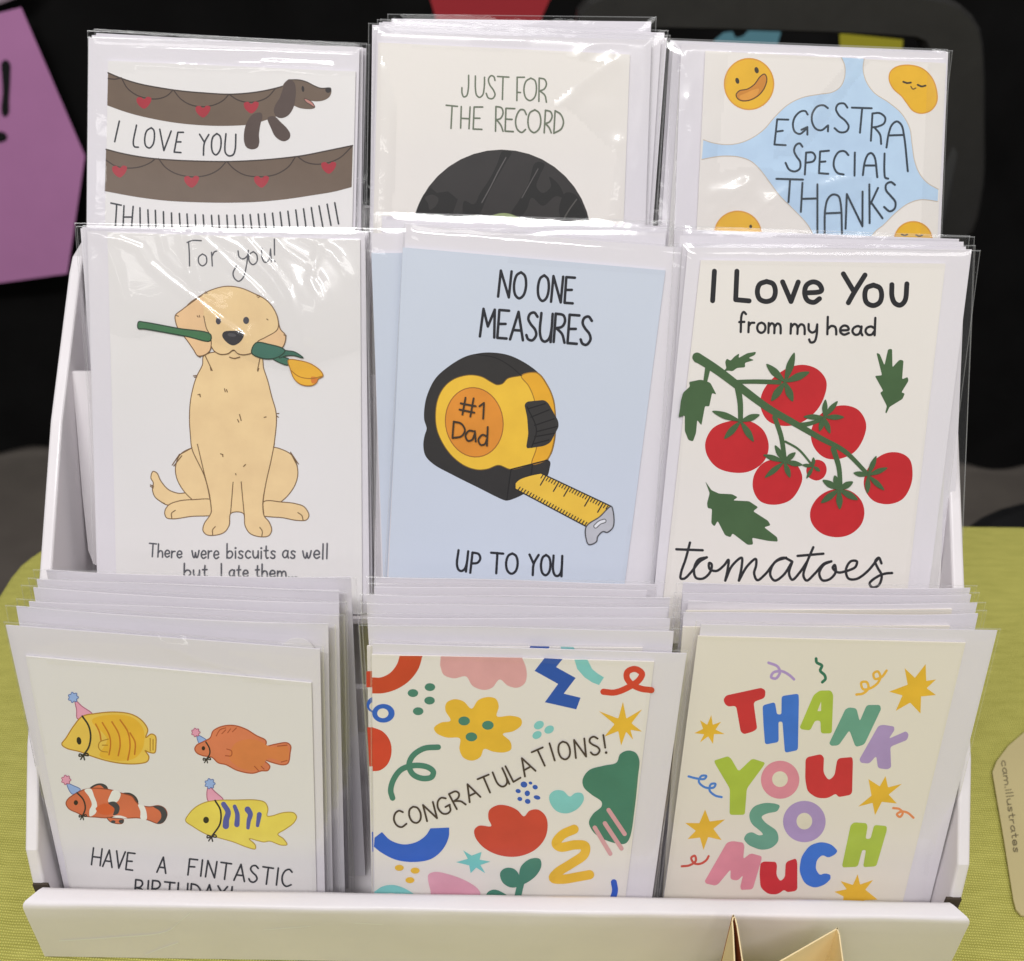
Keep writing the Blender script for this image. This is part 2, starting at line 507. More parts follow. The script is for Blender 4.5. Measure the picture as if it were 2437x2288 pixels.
def art_dachshund(card, pl):
    body, dark, string, red = (100, 84, 72), (78, 64, 60), (58, 46, 42), (152, 42, 54)
    a = Art(pl, VA)
    a.raw(catmull([(213, 312), (305, 350), (420, 385), (560, 412), (700, 432), (850, 445), (1000, 453), (1120, 447), (1230, 432), (1320, 412), (1370, 398)], False)
          + catmull([(1420, 470), (1390, 560), (1310, 605), (1240, 628), (1180, 648), (1120, 657), (980, 663), (850, 660), (700, 648), (550, 625), (400, 592), (300, 562), (208, 528)], False), body)
    a.line([(213, 314), (305, 352), (420, 387), (560, 414), (700, 434), (850, 447), (1000, 455), (1120, 449), (1230, 434), (1320, 414), (1370, 400)], 9, string)
    a.lines([[(213, 352), (260, 356), (300, 346)], [(305, 355), (340, 415), (400, 460), (470, 482), (540, 485), (600, 465), (640, 428)],
             [(645, 430), (690, 485), (750, 522), (830, 537), (910, 525), (970, 495), (1008, 455)],
             [(1012, 458), (1060, 490), (1120, 507), (1190, 503), (1260, 475), (1315, 415)]], 8, string)
    for x, y in ((450, 511), (838, 569), (1155, 542)): heart(a, x, y, red)
    a.blob([(1380, 372), (1430, 362), (1470, 362), (1520, 375), (1565, 398), (1610, 415), (1650, 416), (1677, 414), (1680, 445), (1665, 475), (1630, 495), (1585, 502), (1540, 500),
            (1565, 525), (1574, 542), (1555, 551), (1515, 552), (1470, 545), (1425, 530), (1390, 560), (1330, 570), (1340, 460)], body)
    a.line([(1400, 360), (1470, 361), (1520, 375), (1565, 398), (1610, 415), (1650, 415)], 7, string)
    a.blob([(1502, 484), (1530, 492), (1558, 512), (1572, 540), (1540, 522), (1512, 503)], (176, 120, 112), (70, 52, 48), 5)
    a.blob([(1402, 358), (1372, 383), (1358, 430), (1340, 480), (1310, 530), (1303, 570), (1318, 600), (1350, 612), (1395, 595), (1430, 545), (1445, 480), (1447, 420), (1436, 376)], dark)
    a.blob([(1645, 413), (1664, 410), (1678, 414), (1677, 436), (1658, 446), (1642, 434)], (44, 38, 38))
    a.ell(1494, 420, 9, 20, (42, 36, 36), -6)
    a.blob([(1200, 575), (1160, 590), (1125, 640), (1108, 700), (1108, 770), (1125, 805), (1160, 817), (1195, 805), (1207, 770), (1205, 720), (1215, 650), (1228, 600), (1220, 578)], dark)
    a.blob([(1262, 610), (1285, 680), (1310, 730), (1345, 758), (1375, 763), (1405, 745), (1410, 715), (1390, 680), (1350, 640), (1305, 600)], dark)
    a.build('dachshund_picture', card)
    b = Art(pl, VA)
    b.raw(catmull([(200, 815), (320, 845), (480, 872), (650, 886), (825, 893), (1000, 895), (1180, 888), (1350, 874), (1500, 855), (1650, 825), (1822, 790)], False)
          + catmull([(1814, 1065), (1700, 1095), (1550, 1120), (1380, 1145), (1200, 1162), (1000, 1168), (800, 1165), (600, 1155), (400, 1130), (192, 1092)], False), body)
    b.line([(200, 817), (320, 847), (480, 874), (650, 888), (825, 895), (1000, 897), (1180, 890), (1350, 876), (1500, 857), (1650, 827), (1820, 792)], 9, string)
    b.lines([[(200, 888), (260, 925), (340, 940), (420, 933), (490, 905), (525, 878)], [(545, 878), (590, 935), (660, 977), (770, 998), (870, 985), (940, 950), (990, 898)],
             [(995, 898), (1040, 945), (1110, 985), (1220, 997), (1320, 980), (1400, 930), (1445, 865)], [(1460, 865), (1510, 900), (1580, 915), (1660, 905), (1740, 870), (1815, 798)]], 8, string)
    for x, y in ((290, 963), (763, 1030), (1222, 1030), (1664, 938)): heart(b, x, y, red)
    b.build('dachshund_picture', card)
    t = Art(pl, VA)
    w = 11
    t.lines([[(287, 632), (257, 766)], [(400, 658), (379, 780), (388, 800), (412, 803)], [(497, 675), (468, 695), (454, 750), (462, 795), (485, 808), (508, 785), (518, 735), (513, 690), (497, 675)],
             [(553, 685), (580, 825)], [(580, 825), (628, 697)], [(708, 705), (672, 705)], [(672, 705), (648, 833)], [(662, 768), (692, 768)], [(648, 835), (692, 838)],
             [(815, 718), (846, 770)], [(875, 720), (846, 775), (840, 855)], [(928, 713), (903, 735), (893, 785), (902, 838), (922, 853), (945, 830), (956, 780), (949, 730), (928, 713)],
             [(988, 715), (981, 800), (985, 840), (1008, 860), (1035, 852), (1048, 820), (1053, 718)]], w, INK)
    t.build('lettering', card)
    t = Art(pl, VA)
    t.lines([[(232, 1170), (300, 1184)], [(270, 1180), (262, 1318)], [(318, 1188), (312, 1320)], [(378, 1192), (368, 1322)], [(314, 1262), (372, 1262)]], w, INK)
    tx = [423, 475, 524, 577, 630, 682, 732, 786, 838, 893, 940, 994, 1046, 1098, 1147, 1200, 1242, 1294, 1344, 1395, 1447, 1498, 1549, 1600, 1653, 1703]
    ty = [1202, 1215, 1218, 1227, 1235, 1239, 1242, 1246, 1248, 1251, 1251, 1250, 1250, 1248, 1246, 1243, 1240, 1236, 1230, 1224, 1216, 1208, 1200, 1189, 1178, 1168]
    bx = [425, 480, 528, 580, 633, 688, 738, 791, 845, 899, 946, 1000, 1053, 1105, 1158, 1210, 1252, 1306, 1358, 1410, 1463, 1517, 1570, 1625, 1678, 1728]
    by = [1345] * 21 + [1350, 1340, 1328, 1316, 1307]
    for i in range(26): t.line([(tx[i], ty[i]), (bx[i], by[i])], w, INK)
    t.build('lettering', card)

def art_record(card, pl):
    a = Art(pl, VB)
    base, dk = (46, 43, 43), (28, 27, 27)
    a.ell(872, 1440, 560, 560, base)
    a.raw([(872 + 560 * math.cos(t), 1440 - 560 * math.sin(t)) for t in [rad(d) for d in range(150, 180, 3)]] + [(500, 1440), (560, 1300), (600, 1190), (540, 1140), (470, 1150), (430, 1115)], dk)
    a.blob([(880, 890), (935, 895), (900, 960), (850, 1050), (800, 1140), (760, 1230), (720, 1330), (680, 1400), (640, 1330), (640, 1200), (700, 1220), (740, 1150), (800, 1060), (845, 970)], dk)
    a.blob([(1085, 960), (1140, 970), (1112, 1040), (1090, 1110), (1130, 1150), (1180, 1110), (1170, 1050), (1230, 1100), (1260, 1180), (1210, 1170), (1130, 1230), (1060, 1180), (1030, 1250), (960, 1330), (930, 1290), (985, 1190), (1040, 1090)], dk)
    a.blob([(1270, 1150), (1330, 1160), (1390, 1260), (1420, 1380), (1370, 1380), (1330, 1300), (1260, 1330), (1230, 1260)], dk)
    a.blob([(395, 1180), (440, 1160), (480, 1185), (460, 1235), (425, 1255), (415, 1215)], base)
    a.line([(900, 930), (850, 1020), (800, 1120), (750, 1210)], 7, (84, 80, 80))
    a.line([(1100, 1000), (1050, 1090), (1000, 1180)], 6, (80, 76, 76))
    a.line([(1340, 1190), (1290, 1260), (1250, 1330)], 8, (76, 72, 70))
    a.ell(885, 1440, 165, 165, (138, 150, 106))
    a.build('record_picture', card)
    t = Art(pl, VB)
    g = (98, 106, 90)
    t.lines([[(668, 418), (666, 500), (655, 545), (638, 552), (627, 530), (626, 495)], [(710, 422), (710, 500), (718, 542), (736, 555), (755, 540), (765, 490), (767, 430)],
             [(832, 450), (825, 427), (808, 420), (792, 440), (798, 475), (822, 510), (832, 540), (815, 563), (790, 558), (777, 530)], [(848, 425), (918, 429)], [(882, 428), (878, 568)],
             [(1015, 430), (970, 430)], [(970, 430), (968, 575)], [(968, 523), (990, 525)], [(1055, 435), (1025, 455), (1012, 510), (1025, 560), (1050, 575), (1078, 555), (1090, 500), (1080, 450), (1055, 435)],
             [(1107, 435), (1105, 580)], [(1107, 435), (1140, 443), (1152, 472), (1138, 503), (1108, 515)], [(1112, 515), (1142, 542), (1152, 585)],
             [(528, 604), (598, 611)], [(565, 608), (558, 748)], [(622, 612), (618, 746)], [(677, 615), (670, 750)], [(620, 685), (672, 688)],
             [(755, 615), (702, 615)], [(702, 615), (696, 752)], [(698, 684), (738, 685)], [(696, 752), (750, 754)],
             [(838, 612), (835, 765)], [(838, 612), (872, 620), (882, 652), (866, 686), (838, 695)], [(842, 695), (868, 728), (882, 766)],
             [(955, 625), (900, 623)], [(900, 623), (895, 765)], [(897, 690), (938, 692)], [(895, 765), (946, 768)],
             [(1027, 662), (1012, 634), (990, 632), (968, 665), (960, 712), (972, 755), (998, 773), (1022, 755)],
             [(1080, 632), (1050, 650), (1037, 700), (1048, 755), (1075, 774), (1105, 752), (1117, 700), (1105, 650), (1080, 632)],
             [(1146, 635), (1138, 775)], [(1146, 635), (1178, 645), (1187, 675), (1170, 708), (1142, 718)], [(1145, 718), (1168, 742), (1182, 775)],
             [(1206, 638), (1198, 778)], [(1206, 638), (1240, 660), (1258, 708), (1243, 752), (1198, 778)]], 10, g)
    t.build('lettering', card)

def art_eggs(card, pl):
    bg, edge, dark = (172, 195, 222), (184, 168, 150), (50, 60, 70)
    a = Art(pl, VC)
    left = catmull([(246, 662), (300, 680), (380, 692), (460, 685), (540, 655), (620, 600), (690, 520), (770, 445), (860, 400), (960, 380), (1050, 365), (1100, 330), (1125, 270), (1125, 200), (1104, 149)], False)
    right = catmull([(1247, 158), (1240, 220), (1260, 300), (1310, 370), (1400, 430), (1480, 500), (1530, 590), (1545, 690), (1560, 790), (1590, 870), (1640, 930), (1708, 970)], False)
    low = catmull([(1704, 1046), (1600, 1035), (1520, 1060), (1440, 1120), (1370, 1190), (1310, 1240), (1260, 1330)], False)
    low2 = catmull([(960, 1330), (900, 1200), (800, 1090), (720, 1010), (660, 930), (600, 850), (540, 795), (470, 770), (380, 763), (300, 772), (236, 785)], False)
    a.raw(left + right + low + low2, bg)
    for s in (left, right, low, low2): a.ribbon(s, 5, edge)
    a.build('blue_background', card)
    y, rim = (214, 166, 44), (200, 142, 52)
    a = Art(pl, VC)
    a.ell(530, 315, 153, 158, y, 0, rim, 9)
    a.ell(457, 295, 12, 19, (60, 52, 40), -15); a.ell(577, 229, 13, 20, (60, 52, 40), -15)
    a.blob([(450, 380), (470, 357), (520, 346), (562, 318), (600, 268), (625, 253), (640, 275), (630, 330), (590, 385), (530, 417), (480, 418), (456, 402)], (190, 124, 48), (80, 58, 36), 7)
    a.blob([(470, 392), (510, 372), (560, 350), (590, 345), (580, 382), (530, 410), (485, 412)], (206, 142, 60))
    a.build('yolk_picture', card)
    a = Art(pl, VC)
    a.blob([(1410, 240), (1450, 208), (1530, 198), (1610, 220), (1670, 280), (1698, 360), (1697, 430), (1660, 480), (1600, 497), (1550, 480), (1510, 430), (1480, 390), (1430, 345), (1403, 290)], y, rim, 8)
    a.lines([[(1490, 301), (1514, 309), (1537, 306)], [(1580, 320), (1604, 330), (1628, 325)]], 12, (60, 52, 40))
    a.line([(1537, 330), (1550, 347), (1568, 340)], 7, (80, 60, 40))
    a.build('yolk_picture', card)
    a = Art(pl, VC)
    a.ell(460, 1250, 145, 143, y, 0, rim, 9)
    a.ell(540, 1202, 9, 12, (60, 52, 40))
    a.build('yolk_picture', card)
    a = Art(pl, VC)
    a.ell(1552, 1290, 118, 118, y, 0, rim, 9)
    a.lines([[(1480, 1252), (1500, 1258), (1515, 1252)], [(1570, 1255), (1590, 1262), (1608, 1256)]], 10, (60, 52, 40))
    a.build('yolk_picture', card)
    t = Art(pl, VC)
    t.lines([[(775, 537), (705, 535)], [(705, 535), (688, 692)], [(697, 612), (740, 606)], [(688, 692), (758, 696)],
             [(895, 505), (880, 484), (850, 487), (815, 522), (803, 570), (815, 612), (845, 626), (872, 608), (893, 585)], [(856, 600), (893, 583)], [(893, 583), (893, 630)],
             [(1020, 465), (995, 448), (955, 455), (925, 497), (922, 550), (945, 593), (980, 603), (1018, 575)], [(1022, 573), (1021, 610)],
             [(1142, 462), (1122, 437), (1086, 440), (1071, 470), (1090, 510), (1130, 545), (1150, 580), (1135, 610), (1095, 615), (1062, 590)], [(1170, 462), (1293, 466)], [(1234, 465), (1220, 618)],
             [(1298, 498), (1288, 668)], [(1298, 498), (1345, 497), (1377, 525), (1370, 560), (1330, 580), (1297, 585)], [(1310, 585), (1345, 630), (1352, 688)],
             [(1385, 710), (1400, 620), (1420, 568), (1450, 548), (1478, 570), (1495, 640), (1518, 858)], [(1402, 635), (1494, 632)],
             [(862, 705), (845, 685), (822, 695), (810, 730), (825, 765), (848, 800), (845, 842), (815, 859), (780, 848), (757, 806)], [(885, 742), (877, 878)], [(885, 742), (925, 742), (942, 767), (930, 795), (884, 805)],
             [(1027, 730), (972, 735)], [(972, 735), (965, 870)], [(968, 800), (1005, 797)], [(965, 870), (1023, 874)], [(1148, 757), (1125, 734), (1090, 737), (1062, 777), (1058, 830), (1080, 868), (1118, 878)],
             [(1188, 742), (1186, 885)], [(1238, 882), (1250, 800), (1270, 754), (1290, 745), (1310, 767), (1328, 895)], [(1248, 822), (1316, 822)], [(1373, 748), (1372, 860), (1378, 898), (1395, 904)],
             [(700, 905), (865, 910)], [(785, 910), (775, 1050)], [(862, 930), (852, 1110)], [(955, 940), (955, 1240)], [(860, 1030), (953, 1027)],
             [(1000, 1245), (1003, 1100), (1020, 1030), (1050, 1003), (1085, 1012), (1100, 1060), (1108, 1245)], [(1005, 1120), (1104, 1116)],
             [(1130, 1215), (1138, 1000)], [(1138, 1000), (1235, 1200)], [(1235, 1200), (1236, 985)], [(1278, 940), (1280, 1180)], [(1332, 962), (1286, 1060)], [(1292, 1055), (1360, 1150)],
             [(1437, 942), (1412, 925), (1383, 940), (1382, 975), (1410, 1010), (1440, 1050), (1435, 1090), (1405, 1107), (1370, 1080)]], 13, dark)
    t.build('lettering', card)

def art_retriever(card, pl):
    fur, dk, ln, lw = (222, 190, 144), (216, 180, 138), (112, 86, 60), 5
    a = Art(pl, VD)
    a.blob([(390, 1278), (410, 1285), (430, 1325), (470, 1370), (520, 1388), (560, 1388), (600, 1425), (520, 1432), (465, 1447), (430, 1430), (400, 1405), (388, 1370), (392, 1335), (380, 1310)], fur, ln, lw)
    a.blob([(600, 1155), (530, 1190), (505, 1250), (510, 1310), (545, 1375), (595, 1425), (690, 1492), (720, 1300), (650, 1150)], fur, ln, lw)
    a.blob([(985, 1160), (1050, 1170), (1100, 1205), (1122, 1280), (1110, 1340), (1075, 1395), (1035, 1432), (930, 1495), (930, 1300)], fur, ln, lw)
    a.blob([(590, 1420), (520, 1427), (470, 1447), (450, 1480), (458, 1510), (490, 1517), (580, 1505), (720, 1488), (700, 1425)], fur, ln, lw)
    a.blob([(1040, 1432), (1110, 1440), (1155, 1457), (1178, 1500), (1165, 1522), (1120, 1525), (1050, 1512), (930, 1492), (950, 1430)], fur, ln, lw)
    torso = [(650, 690), (640, 740), (615, 790), (600, 830), (580, 920), (575, 1020), (580, 1100), (588, 1165), (650, 1300), (675, 1400), (685, 1480), (676, 1502), (650, 1540), (643, 1575), (660, 1596), (700, 1600),
             (750, 1585), (775, 1550), (784, 1489), (846, 1489), (855, 1550), (880, 1590), (930, 1607), (975, 1602), (990, 1572), (975, 1530), (952, 1502), (945, 1440), (960, 1340), (985, 1230), (1002, 1140), (1014, 1020),
             (1010, 970), (990, 900), (970, 820), (950, 760), (932, 690)]
    a.blob(torso, fur, ln, lw)
    a.raw([(600, 1100), (1000, 1100), (994, 1180), (975, 1260), (690, 1400), (655, 1290), (606, 1180)], fur)
    a.lines([[(588, 1158), (530, 1190)], [(615, 1140), (650, 1290), (677, 1400), (686, 1480)], [(1004, 1135), (985, 1230), (960, 1340), (946, 1440), (950, 1495)], [(795, 1332), (788, 1420), (782, 1492)], [(836, 1330), (843, 1410), (852, 1500)],
             [(705, 1556), (692, 1572), (692, 1598)], [(930, 1560), (942, 1578), (940, 1605)], [(503, 1474), (485, 1488), (486, 1515)], [(1122, 1485), (1142, 1500), (1148, 1522)],
             [(655, 695), (690, 768)], [(932, 700), (918, 768)], [(680, 752), (684, 768)], [(925, 758), (920, 772)], [(595, 795), (612, 793)], [(600, 802), (612, 800)], [(1018, 985), (1026, 985)], [(1014, 996), (1024, 1004)],
             [(525, 1190), (488, 1245)], [(536, 1198), (496, 1250)], [(1085, 1180), (1125, 1240)], [(1092, 1196), (1118, 1246)], [(378, 1345), (394, 1352)], [(378, 1352), (392, 1360)], [(436, 1434), (448, 1438)]], lw, ln)
    for p, q in (((752, 860), (756, 875)), ((762, 864), (766, 876)), ((618, 890), (628, 888)), ((828, 990), (836, 1020)), ((818, 1015), (824, 1028)), ((952, 1004), (962, 1002)), ((732, 1188), (744, 1192)), ((742, 1192), (744, 1202)),
                 ((848, 1252), (858, 1242)), ((808, 1288), (810, 1294)), ((628, 888), (630, 900))):
        a.line([p, q], 5, ln)
    a.build('dog_picture', card)
    h = Art(pl, VD, 0.0004)
    h.blob([(925, 560), (1010, 500), (1035, 560), (1060, 590), (1052, 640), (1020, 672), (980, 690), (930, 670)], dk, ln, lw)
    h.blob([(560, 450), (640, 385), (690, 360), (760, 343), (830, 350), (900, 378), (960, 410), (1000, 455), (1022, 510), (1020, 560), (960, 600), (920, 622), (910, 655), (890, 678), (850, 688), (820, 682), (798, 664),
            (770, 682), (730, 685), (700, 668), (683, 640), (640, 560), (590, 490)], fur, ln, lw)
    h.blob([(645, 400), (580, 432), (540, 460), (507, 490), (507, 520), (520, 560), (560, 610), (595, 660), (618, 693), (650, 690), (678, 670), (686, 630), (680, 590), (662, 555), (648, 490)], dk)
    h.lines([[(640, 388), (580, 430), (540, 460), (505, 490), (507, 525), (522, 562), (560, 610), (595, 660), (618, 693), (650, 690), (678, 668), (686, 630), (680, 590), (662, 555), (648, 493)]], lw, ln)
    h.raw(catmull([(655, 400), (720, 380), (740, 470), (690, 560), (672, 540), (656, 490)], True), fur)
    h.lines([[(652, 375), (660, 382)], [(658, 370), (666, 378)], [(916, 392), (926, 388)], [(922, 400), (932, 394)], [(615, 492), (620, 498)], [(626, 490), (628, 498)], [(966, 508), (972, 512)], [(505, 488), (520, 494)],
             [(1052, 588), (1064, 592)], [(615, 692), (630, 700)], [(778, 700), (803, 706), (830, 699)]], lw, ln)
    h.ell(722, 517, 13, 18, (70, 68, 76)); h.ell(862, 515, 15, 18, (70, 68, 76))
    h.blob([(741, 592), (750, 573), (795, 567), (843, 572), (850, 592), (830, 625), (797, 641), (765, 626)], (52, 50, 54))
    h.ell(790, 588, 22, 9, (78, 76, 80), 8)
    h.build('dog_head_picture', card)
    f = Art(pl, VD, 0.00053)
    gl = (40, 62, 48)
    f.blob([(320, 522), (345, 523), (520, 555), (682, 585), (680, 618), (560, 595), (345, 557), (318, 555)], (64, 108, 74), gl, 6)
    f.blob([(990, 703), (1075, 740), (1080, 712), (1030, 698)], (64, 108, 90), gl, 5)
    f.blob([(1045, 668), (1075, 668), (1110, 675), (1150, 704), (1100, 692), (1060, 694), (1030, 704)], (60, 102, 88), gl, 5)
    f.blob([(912, 628), (980, 636), (1045, 655), (1058, 668), (1040, 690), (1000, 707), (940, 705), (890, 678)], (62, 106, 92), gl, 6)
    f.blob([(1075, 715), (1130, 717), (1190, 735), (1240, 772), (1249, 795), (1225, 810), (1215, 830), (1190, 843), (1140, 838), (1105, 810), (1085, 760)], (226, 166, 56), (160, 108, 40), 5)
    f.blob([(1190, 800), (1222, 805), (1215, 828), (1195, 832)], (200, 118, 52))
    f.line([(1085, 765), (1130, 798), (1190, 808), (1245, 796)], 5, (160, 108, 40))
    f.build('tulip_picture', card)
    t = Art(pl, VD)
    c = (84, 84, 90)
    t.lines([[(563, 122), (590, 112), (634, 113)], [(570, 118), (574, 180), (575, 240)], [(640, 180), (622, 195), (622, 225), (640, 240), (660, 225), (658, 192), (640, 180)], [(686, 172), (690, 240)], [(688, 192), (700, 170), (712, 165)],
             [(820, 165), (826, 195), (845, 205), (866, 190), (872, 162)], [(872, 162), (862, 240), (845, 300), (822, 318), (800, 300), (795, 275), (812, 240)], [(897, 168), (878, 182), (876, 215), (895, 234), (915, 218), (914, 184), (897, 168)],
             [(940, 152), (940, 195), (955, 222), (975, 210), (984, 155)], [(984, 160), (988, 220)], [(1003, 105), (1004, 185)], [(1005, 216)] * 1 + [(1006, 220)]], 7, c)
    t.build('lettering', card)
    t = Art(pl, VD)
    t.write('There', [(370, 1706), (535, 1714)], 66, 8, c)
    t.write('were', [(587, 1714), (722, 1716)], 74, 8, c)
    t.write('biscuits', [(764, 1714), (1008, 1716)], 72, 8, c)
    t.write('as', [(1045, 1714), (1108, 1716)], 72, 8, c)
    t.write('well', [(1146, 1716), (1272, 1718)], 76, 8, c)
    t.write('but', [(548, 1806), (664, 1808)], 66, 8, c)
    t.write('I', [(735, 1808), (737, 1808)], 66, 8, c)
    t.write('ate', [(776, 1808), (870, 1810)], 66, 8, c)
    t.write('them...', [(908, 1810), (1114, 1812)], 66, 8, c)
    t.build('lettering', card)

def art_tape(card, pl):
    bk, yl, ln = (46, 44, 44), (224, 176, 58), (44, 42, 42)
    a = Art(pl, VE)
    a.blob([(318, 1055), (306, 1010), (308, 950), (322, 890), (360, 815), (420, 760), (500, 712), (560, 696), (620, 691), (700, 701), (770, 730), (848, 784), (900, 850), (928, 920), (936, 1000), (934, 1100), (918, 1170), (900, 1207),
            (909, 1218), (905, 1250), (895, 1283), (860, 1310), (780, 1370), (705, 1400), (690, 1398), (560, 1335), (440, 1275), (350, 1225), (312, 1185), (302, 1135), (308, 1090)], bk, ln, 6)
    front = [(770, 800), (848, 785), (900, 848), (928, 920), (938, 1000), (934, 1100), (918, 1170), (895, 1207), (810, 1230), (722, 1252), (662, 1232), (610, 1250), (560, 1254), (500, 1235), (440, 1190), (395, 1130), (365, 1060), (358, 985), (370, 910),
             (402, 852), (450, 815), (520, 797), (580, 805), (625, 830), (655, 844), (682, 838), (706, 814)]
    a.blob(front, yl, (120, 92, 40), 4)
    a.blob([(772, 801), (846, 787), (898, 850), (926, 920), (935, 1000), (931, 1100), (915, 1170), (893, 1205), (824, 1226), (845, 1150), (853, 1050), (836, 920), (808, 850)], (214, 158, 44), (150, 108, 40), 5)
    a.ell(545, 1025, 139, 168, (206, 132, 48), -8, (150, 96, 44), 5)
    a.line([(560, 697), (650, 715), (720, 755), (772, 800)], 5, (30, 29, 30))
    a.lines([[(722, 1252), (702, 1398)], [(722, 1252), (895, 1208)], [(826, 1228), (818, 1290)]], 6, (30, 29, 30))
    a.poly([(787, 940), (800, 925), (882, 917), (902, 932), (950, 1018), (953, 1045), (912, 1124), (880, 1140), (800, 1151), (796, 1140), (806, 1080), (800, 1000)], (50, 48, 48), 16)
    a.lines([[(803, 960), (887, 935)], [(818, 1000), (906, 965)], [(836, 1040), (930, 1008)], [(846, 1070), (946, 1045)], [(836, 1095), (930, 1078)], [(826, 1130), (905, 1110)], [(800, 950), (845, 1060), (822, 1146)]], 6, (28, 27, 28))
    a.raw([(742, 1318), (762, 1300), (810, 1282), (866, 1270), (1205, 1430), (1090, 1530), (742, 1346)], (224, 178, 66))
    a.lines([[(742, 1318), (762, 1300), (810, 1282), (866, 1270)], [(866, 1270), (1205, 1430)], [(742, 1346), (1090, 1530)], [(742, 1318), (742, 1346)]], 6, ln)
    for i in range(1, 27):
        k = i / 27
        x, y = 866 + 339 * k, 1270 + 160 * k
        big = i in (2, 7, 11, 19, 24)
        a.line([(x, y), (x - (27 if big else 12), y + (46 if big else 18))], 6 if big else 5, ln)
    for i in range(1, 26):
        k = i / 26
        x, y = 742 + 348 * k, 1346 + 184 * k
        a.line([(x, y), (x + 11, y - 16)], 5, ln)
    a.blob([(1205, 1430), (1214, 1450), (1215, 1528), (1186, 1555), (1166, 1551), (1140, 1576), (1134, 1600), (1098, 1614), (1086, 1592), (1085, 1528), (1150, 1480)], (172, 172, 180), (70, 70, 74), 6)
    a.line([(1130, 1526), (1150, 1508), (1172, 1500)], 22, (84, 84, 88)); a.line([(1130, 1526), (1150, 1508), (1172, 1500)], 13, (206, 206, 212))
    a.build('tape_measure_picture', card)
    t = Art(pl, VE)
    d = (34, 35, 42)
    t.write('NO', [(660, 418), (790, 428)], 126, 13, d, track=.14)
    t.write('ONE', [(848, 438), (1022, 450)], 124, 13, d, track=.14)
    t.write('MEASURES', [(572, 612), (1106, 652)], (134, 138), 13, d, track=.12)
    t.build('lettering', card)
    t = Art(pl, VE)
    t.write('UP', [(458, 1742), (566, 1754)], 98, 12, d, track=.2)
    t.write('TO', [(622, 1752), (752, 1758)], 98, 12, d, track=.14)
    t.write('YOU', [(808, 1760), (966, 1766)], 98, 12, d, track=.14)
    t.build('lettering', card)
    t = Art(pl, VE, 0.00064)
    t.lines([[(503, 905), (488, 986)], [(542, 908), (526, 996)], [(480, 932), (552, 946)], [(474, 962), (546, 977)], [(570, 946), (592, 930)], [(592, 930), (588, 1006)],
             [(446, 1020), (440, 1098)], [(446, 1020), (482, 1030), (500, 1062), (484, 1090), (440, 1099)], [(540, 1066), (520, 1064), (503, 1088), (514, 1112), (534, 1108), (547, 1080)], [(548, 1066), (552, 1116)],
             [(604, 1090), (584, 1084), (565, 1108), (576, 1132), (596, 1128), (606, 1104)], [(610, 1046), (606, 1136)]], 9, (58, 46, 34))
    t.build('badge_lettering', card)

def calyx(a, c, ends, rgb, w=30):
    for e in ends:
        m = (c[0] + (e[0] - c[0]) * .62, c[1] + (e[1] - c[1]) * .62)
        d = math.dist(c, e)
        nx, ny = -(e[1] - c[1]) / d * w / 2, (e[0] - c[0]) / d * w / 2
        a.blob([c, ((c[0] + m[0]) / 2 + nx * .8, (c[1] + m[1]) / 2 + ny * .8), (m[0] + nx, m[1] + ny), e, (m[0] - nx, m[1] - ny), ((c[0] + m[0]) / 2 - nx * .8, (c[1] + m[1]) / 2 - ny * .8)], rgb)

